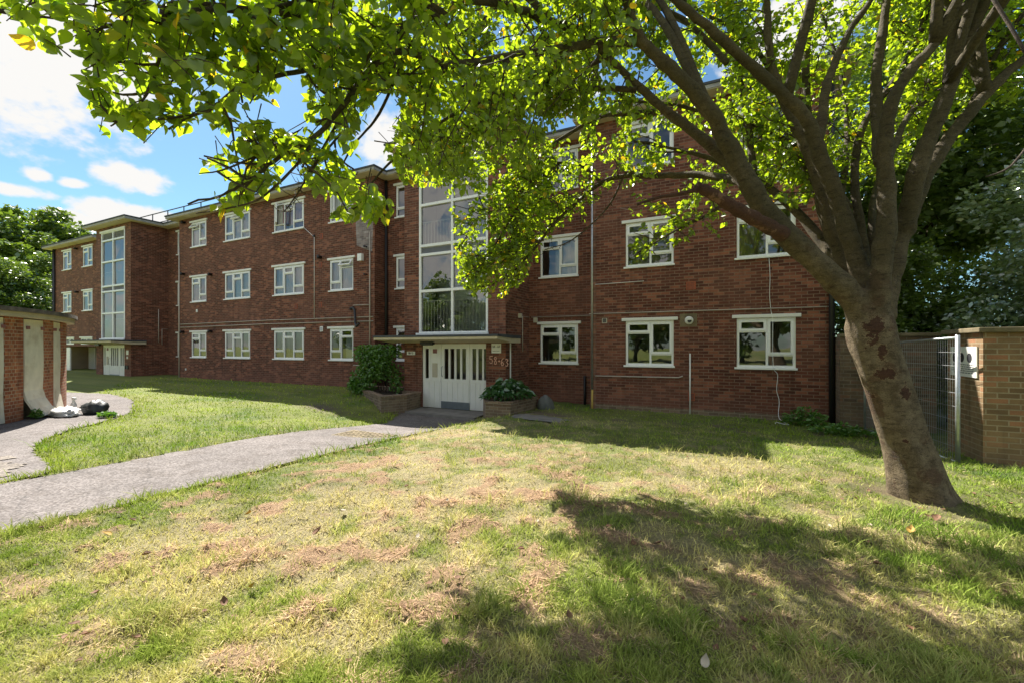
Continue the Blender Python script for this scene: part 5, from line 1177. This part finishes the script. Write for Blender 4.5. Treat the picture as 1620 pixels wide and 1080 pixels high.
tree(far(-10, 50), 17.5, 6.5, .4, 80, 12000, .5, 'hedge_leaf', 'tall tree at the left edge beyond the sheds', group=G2, base=.25, cr=(.12, .22))
tree(far(120, 60), 18.5, 5, .35, 46, 6500, .5, 'hedge_leaf', 'slender sparse tree just behind the far end of the roof', group=G2, base=.3, cr=(.12, .22))
tree(far(60, 44), 11.0, 4.2, .3, 110, 42000, .26, 'hedge_leaf', 'rounded dense bushy tree touching the far end of the flats', group=G2, base=.02)
tree(far(-10, 40), 10.0, 4.6, .3, 110, 36000, .26, 'hedge_leaf', 'rounded dense bushy tree behind the sheds at the left edge', group=G2, base=.02)
G3 = 'trees across the road behind the camera'
for k, (x, y, h) in enumerate([(-30, -22, 10), (-20, -26, 9), (-9, -24, 10.5), (1, -27, 9), (11, -24, 10), (-41, -18, 9.5), (20, -18, 9)]):
    tree((x, y), h, 5.2, .3, 50, 7000, .5, 'hedge_leaf', 'tree across the road behind the photographer, seen only in window reflections', group=G3, base=.08)
for (x, y, r_, h_, lb) in ((4.4, 13.2, 1.5, 3.4, 'dark bush just behind the end of the yellow brick wall'), (7.4, 14.2, 1.9, 3.6, 'dark bush in the middle behind the yellow brick wall'), (10.6, 13.0, 2.2, 4.0, 'dark bush at the far right behind the yellow brick wall'), (3.4, 13.0, 1.1, 4.0, 'tall bush behind the gap, close to the end of the flats')):
    tree((x, y), h_, r_, .06, 34, 13000, .10, 'hedge_leaf', lb, 'bush', G1, base=.0, cr=(.25, .4))
# weeds at the foot of the wall and by the shed
def weed(c, n, r, h, mat, label, ls=.07):
    e = empty('weed', (c[0], c[1], float(terrain(*c))), label, 'weed'); a = rng.random(n) * 6.28; rr_ = rng.random(n) ** .7; z = float(terrain(*c))
    p = np.stack([c[0] + r * rr_ * np.cos(a), c[1] + r * .6 * rr_ * np.sin(a), z + .03 + h * (1 - rr_ * .6) * rng.random(n)], 1); out = np.stack([np.cos(a), np.sin(a), 0 * a + .5], 1)
    leaves('foliage', p, ls * (.7 + .6 * rng.random(n)), mat, e, -.1, outward=out, width=.6)
    m = MB()
    for k in range(8): q = p[k]; m.tube([(c[0], c[1], z - .02), tuple(q)], .004, 4)
    m.build('stems', 'climber_leaf', e)
weed((1.45, 11.2), 420, .42, .42, 'climber_leaf', 'leafy weeds at the foot of the wall near the black downpipe', .08)
weed((1.9, 10.2), 300, .5, .22, 'climber_leaf', 'low spreading weeds between the tree and the brick wall', .08)
weed((2.75, 9.6), 160, .18, .3, 'climber_leaf', 'weeds growing through the bottom of the mesh fence', .08)
weed((-12.6, 4.75), 240, .2, .1, 'climber_leaf', 'small green tuft growing in the path edge by the left lawn', .07)
weed((-13.75, 3.95), 120, .14, .22, 'climber_leaf', 'weeds against the foot of the shed pier', .07)

# ---- fallen leaves and scraps on the lawn
def fallen(x, y, s, mat, lab, grp=None, cat='leaf', up=0, nm='fallen_leaf'):
    z = float(terrain(x, y)) + float(lumpf(np.array([x]), np.array([y]))[0])
    V = LT.copy() * s; V[:, 0] *= .9; V[:, 2] = (np.abs(V[:, 0]) * random.uniform(.3, 1.1) + (V[:, 1] - s * .5) ** 2 / s * random.uniform(.2, 1.2))
    e = Matrix.Translation((x, y, z + .03)) @ Matrix.Rotation(random.random() * 6.28, 4, 'Z') @ Matrix.Rotation(rad(random.uniform(-15, 35) + up), 4, 'X')
    V2 = np.array([tuple(e @ Vector(v)) for v in V]); o = npmesh(nm, V2, [LF, LFT], mat, None, None, True); tag(o, lab, cat, grp)
def G(px, py): a = (px - 810) / FPX; Z = 1.6 * FPX / (py - 548); return Z * (a * CT - ST), Z * (a * ST + CT)
for (px, py, s, mt, lab) in [(497, 850, .09, 'dry_leaf', 'upright curled brown leaf on the dry lawn, left of centre'), (1115, 1068, .06, 'pale_leaf', 'large pale cream leaf standing up at the bottom edge of the lawn'),
                             (390, 820, .08, 'orange_leaf', 'orange brown leaf lying on the straw coloured lawn'), (175, 852, .07, 'orange_leaf', 'bright yellow leaf lying in the green grass at the left'), (545, 815, .07, 'pale_leaf', 'pale leaf beside an orange one on the dry grass'),
                             (398, 938, .05, 'orange_leaf', 'small yellow leaf on the dry lawn lower left'), (355, 965, .06, 'dry_leaf', 'dark red curled leaf on the lawn lower left'), (1035, 868, .09, 'dry_leaf', 'thin brown curled leaf near the tree shade'),
                             (1440, 850, .08, 'orange_leaf', 'ochre leaf on the shaded grass left of the tree foot'), (1480, 832, .09, 'dry_leaf', 'brown leaf lying just in front of the tree foot'), (1005, 872, .07, 'dry_leaf', 'russet leaf standing on the lawn near the centre')]:
    x, y = G(px, py); fallen(x, y, s, mt, lab, up=25)
for k in range(70):
    px = random.uniform(20, 1600); py = random.uniform(700, 1060); x, y = G(px, py)
    if inpoly(np.array([x]), np.array([y]), PATHP)[0] or inpoly(np.array([x]), np.array([y]), SIDEP)[0]: continue
    fallen(x, y, random.uniform(.03, .06), 'dry_leaf', 'small dry brown leaf scattered on the lawn', 'small brown leaves scattered on the lawn')
for k in range(26):
    a_ = random.random() * 6.28; r_ = random.uniform(.36, .95); fallen(1.75 + r_ * math.cos(a_), 5.97 + r_ * math.sin(a_), random.uniform(.035, .07), 'dry_leaf', 'dry brown leaf lying on the bare soil round the foot of the big tree', 'leaves round the foot of the tree')
for k in range(16):
    px = random.uniform(80, 1400); py = random.uniform(668, 1000); x, y = G(px, py)
    if inpoly(np.array([x]), np.array([y]), PATHP)[0]: continue
    fallen(x, y, random.uniform(.025, .05), 'pale_leaf', 'tiny pale scrap of leaf on the lawn', 'pale leaf scraps on the lawn')
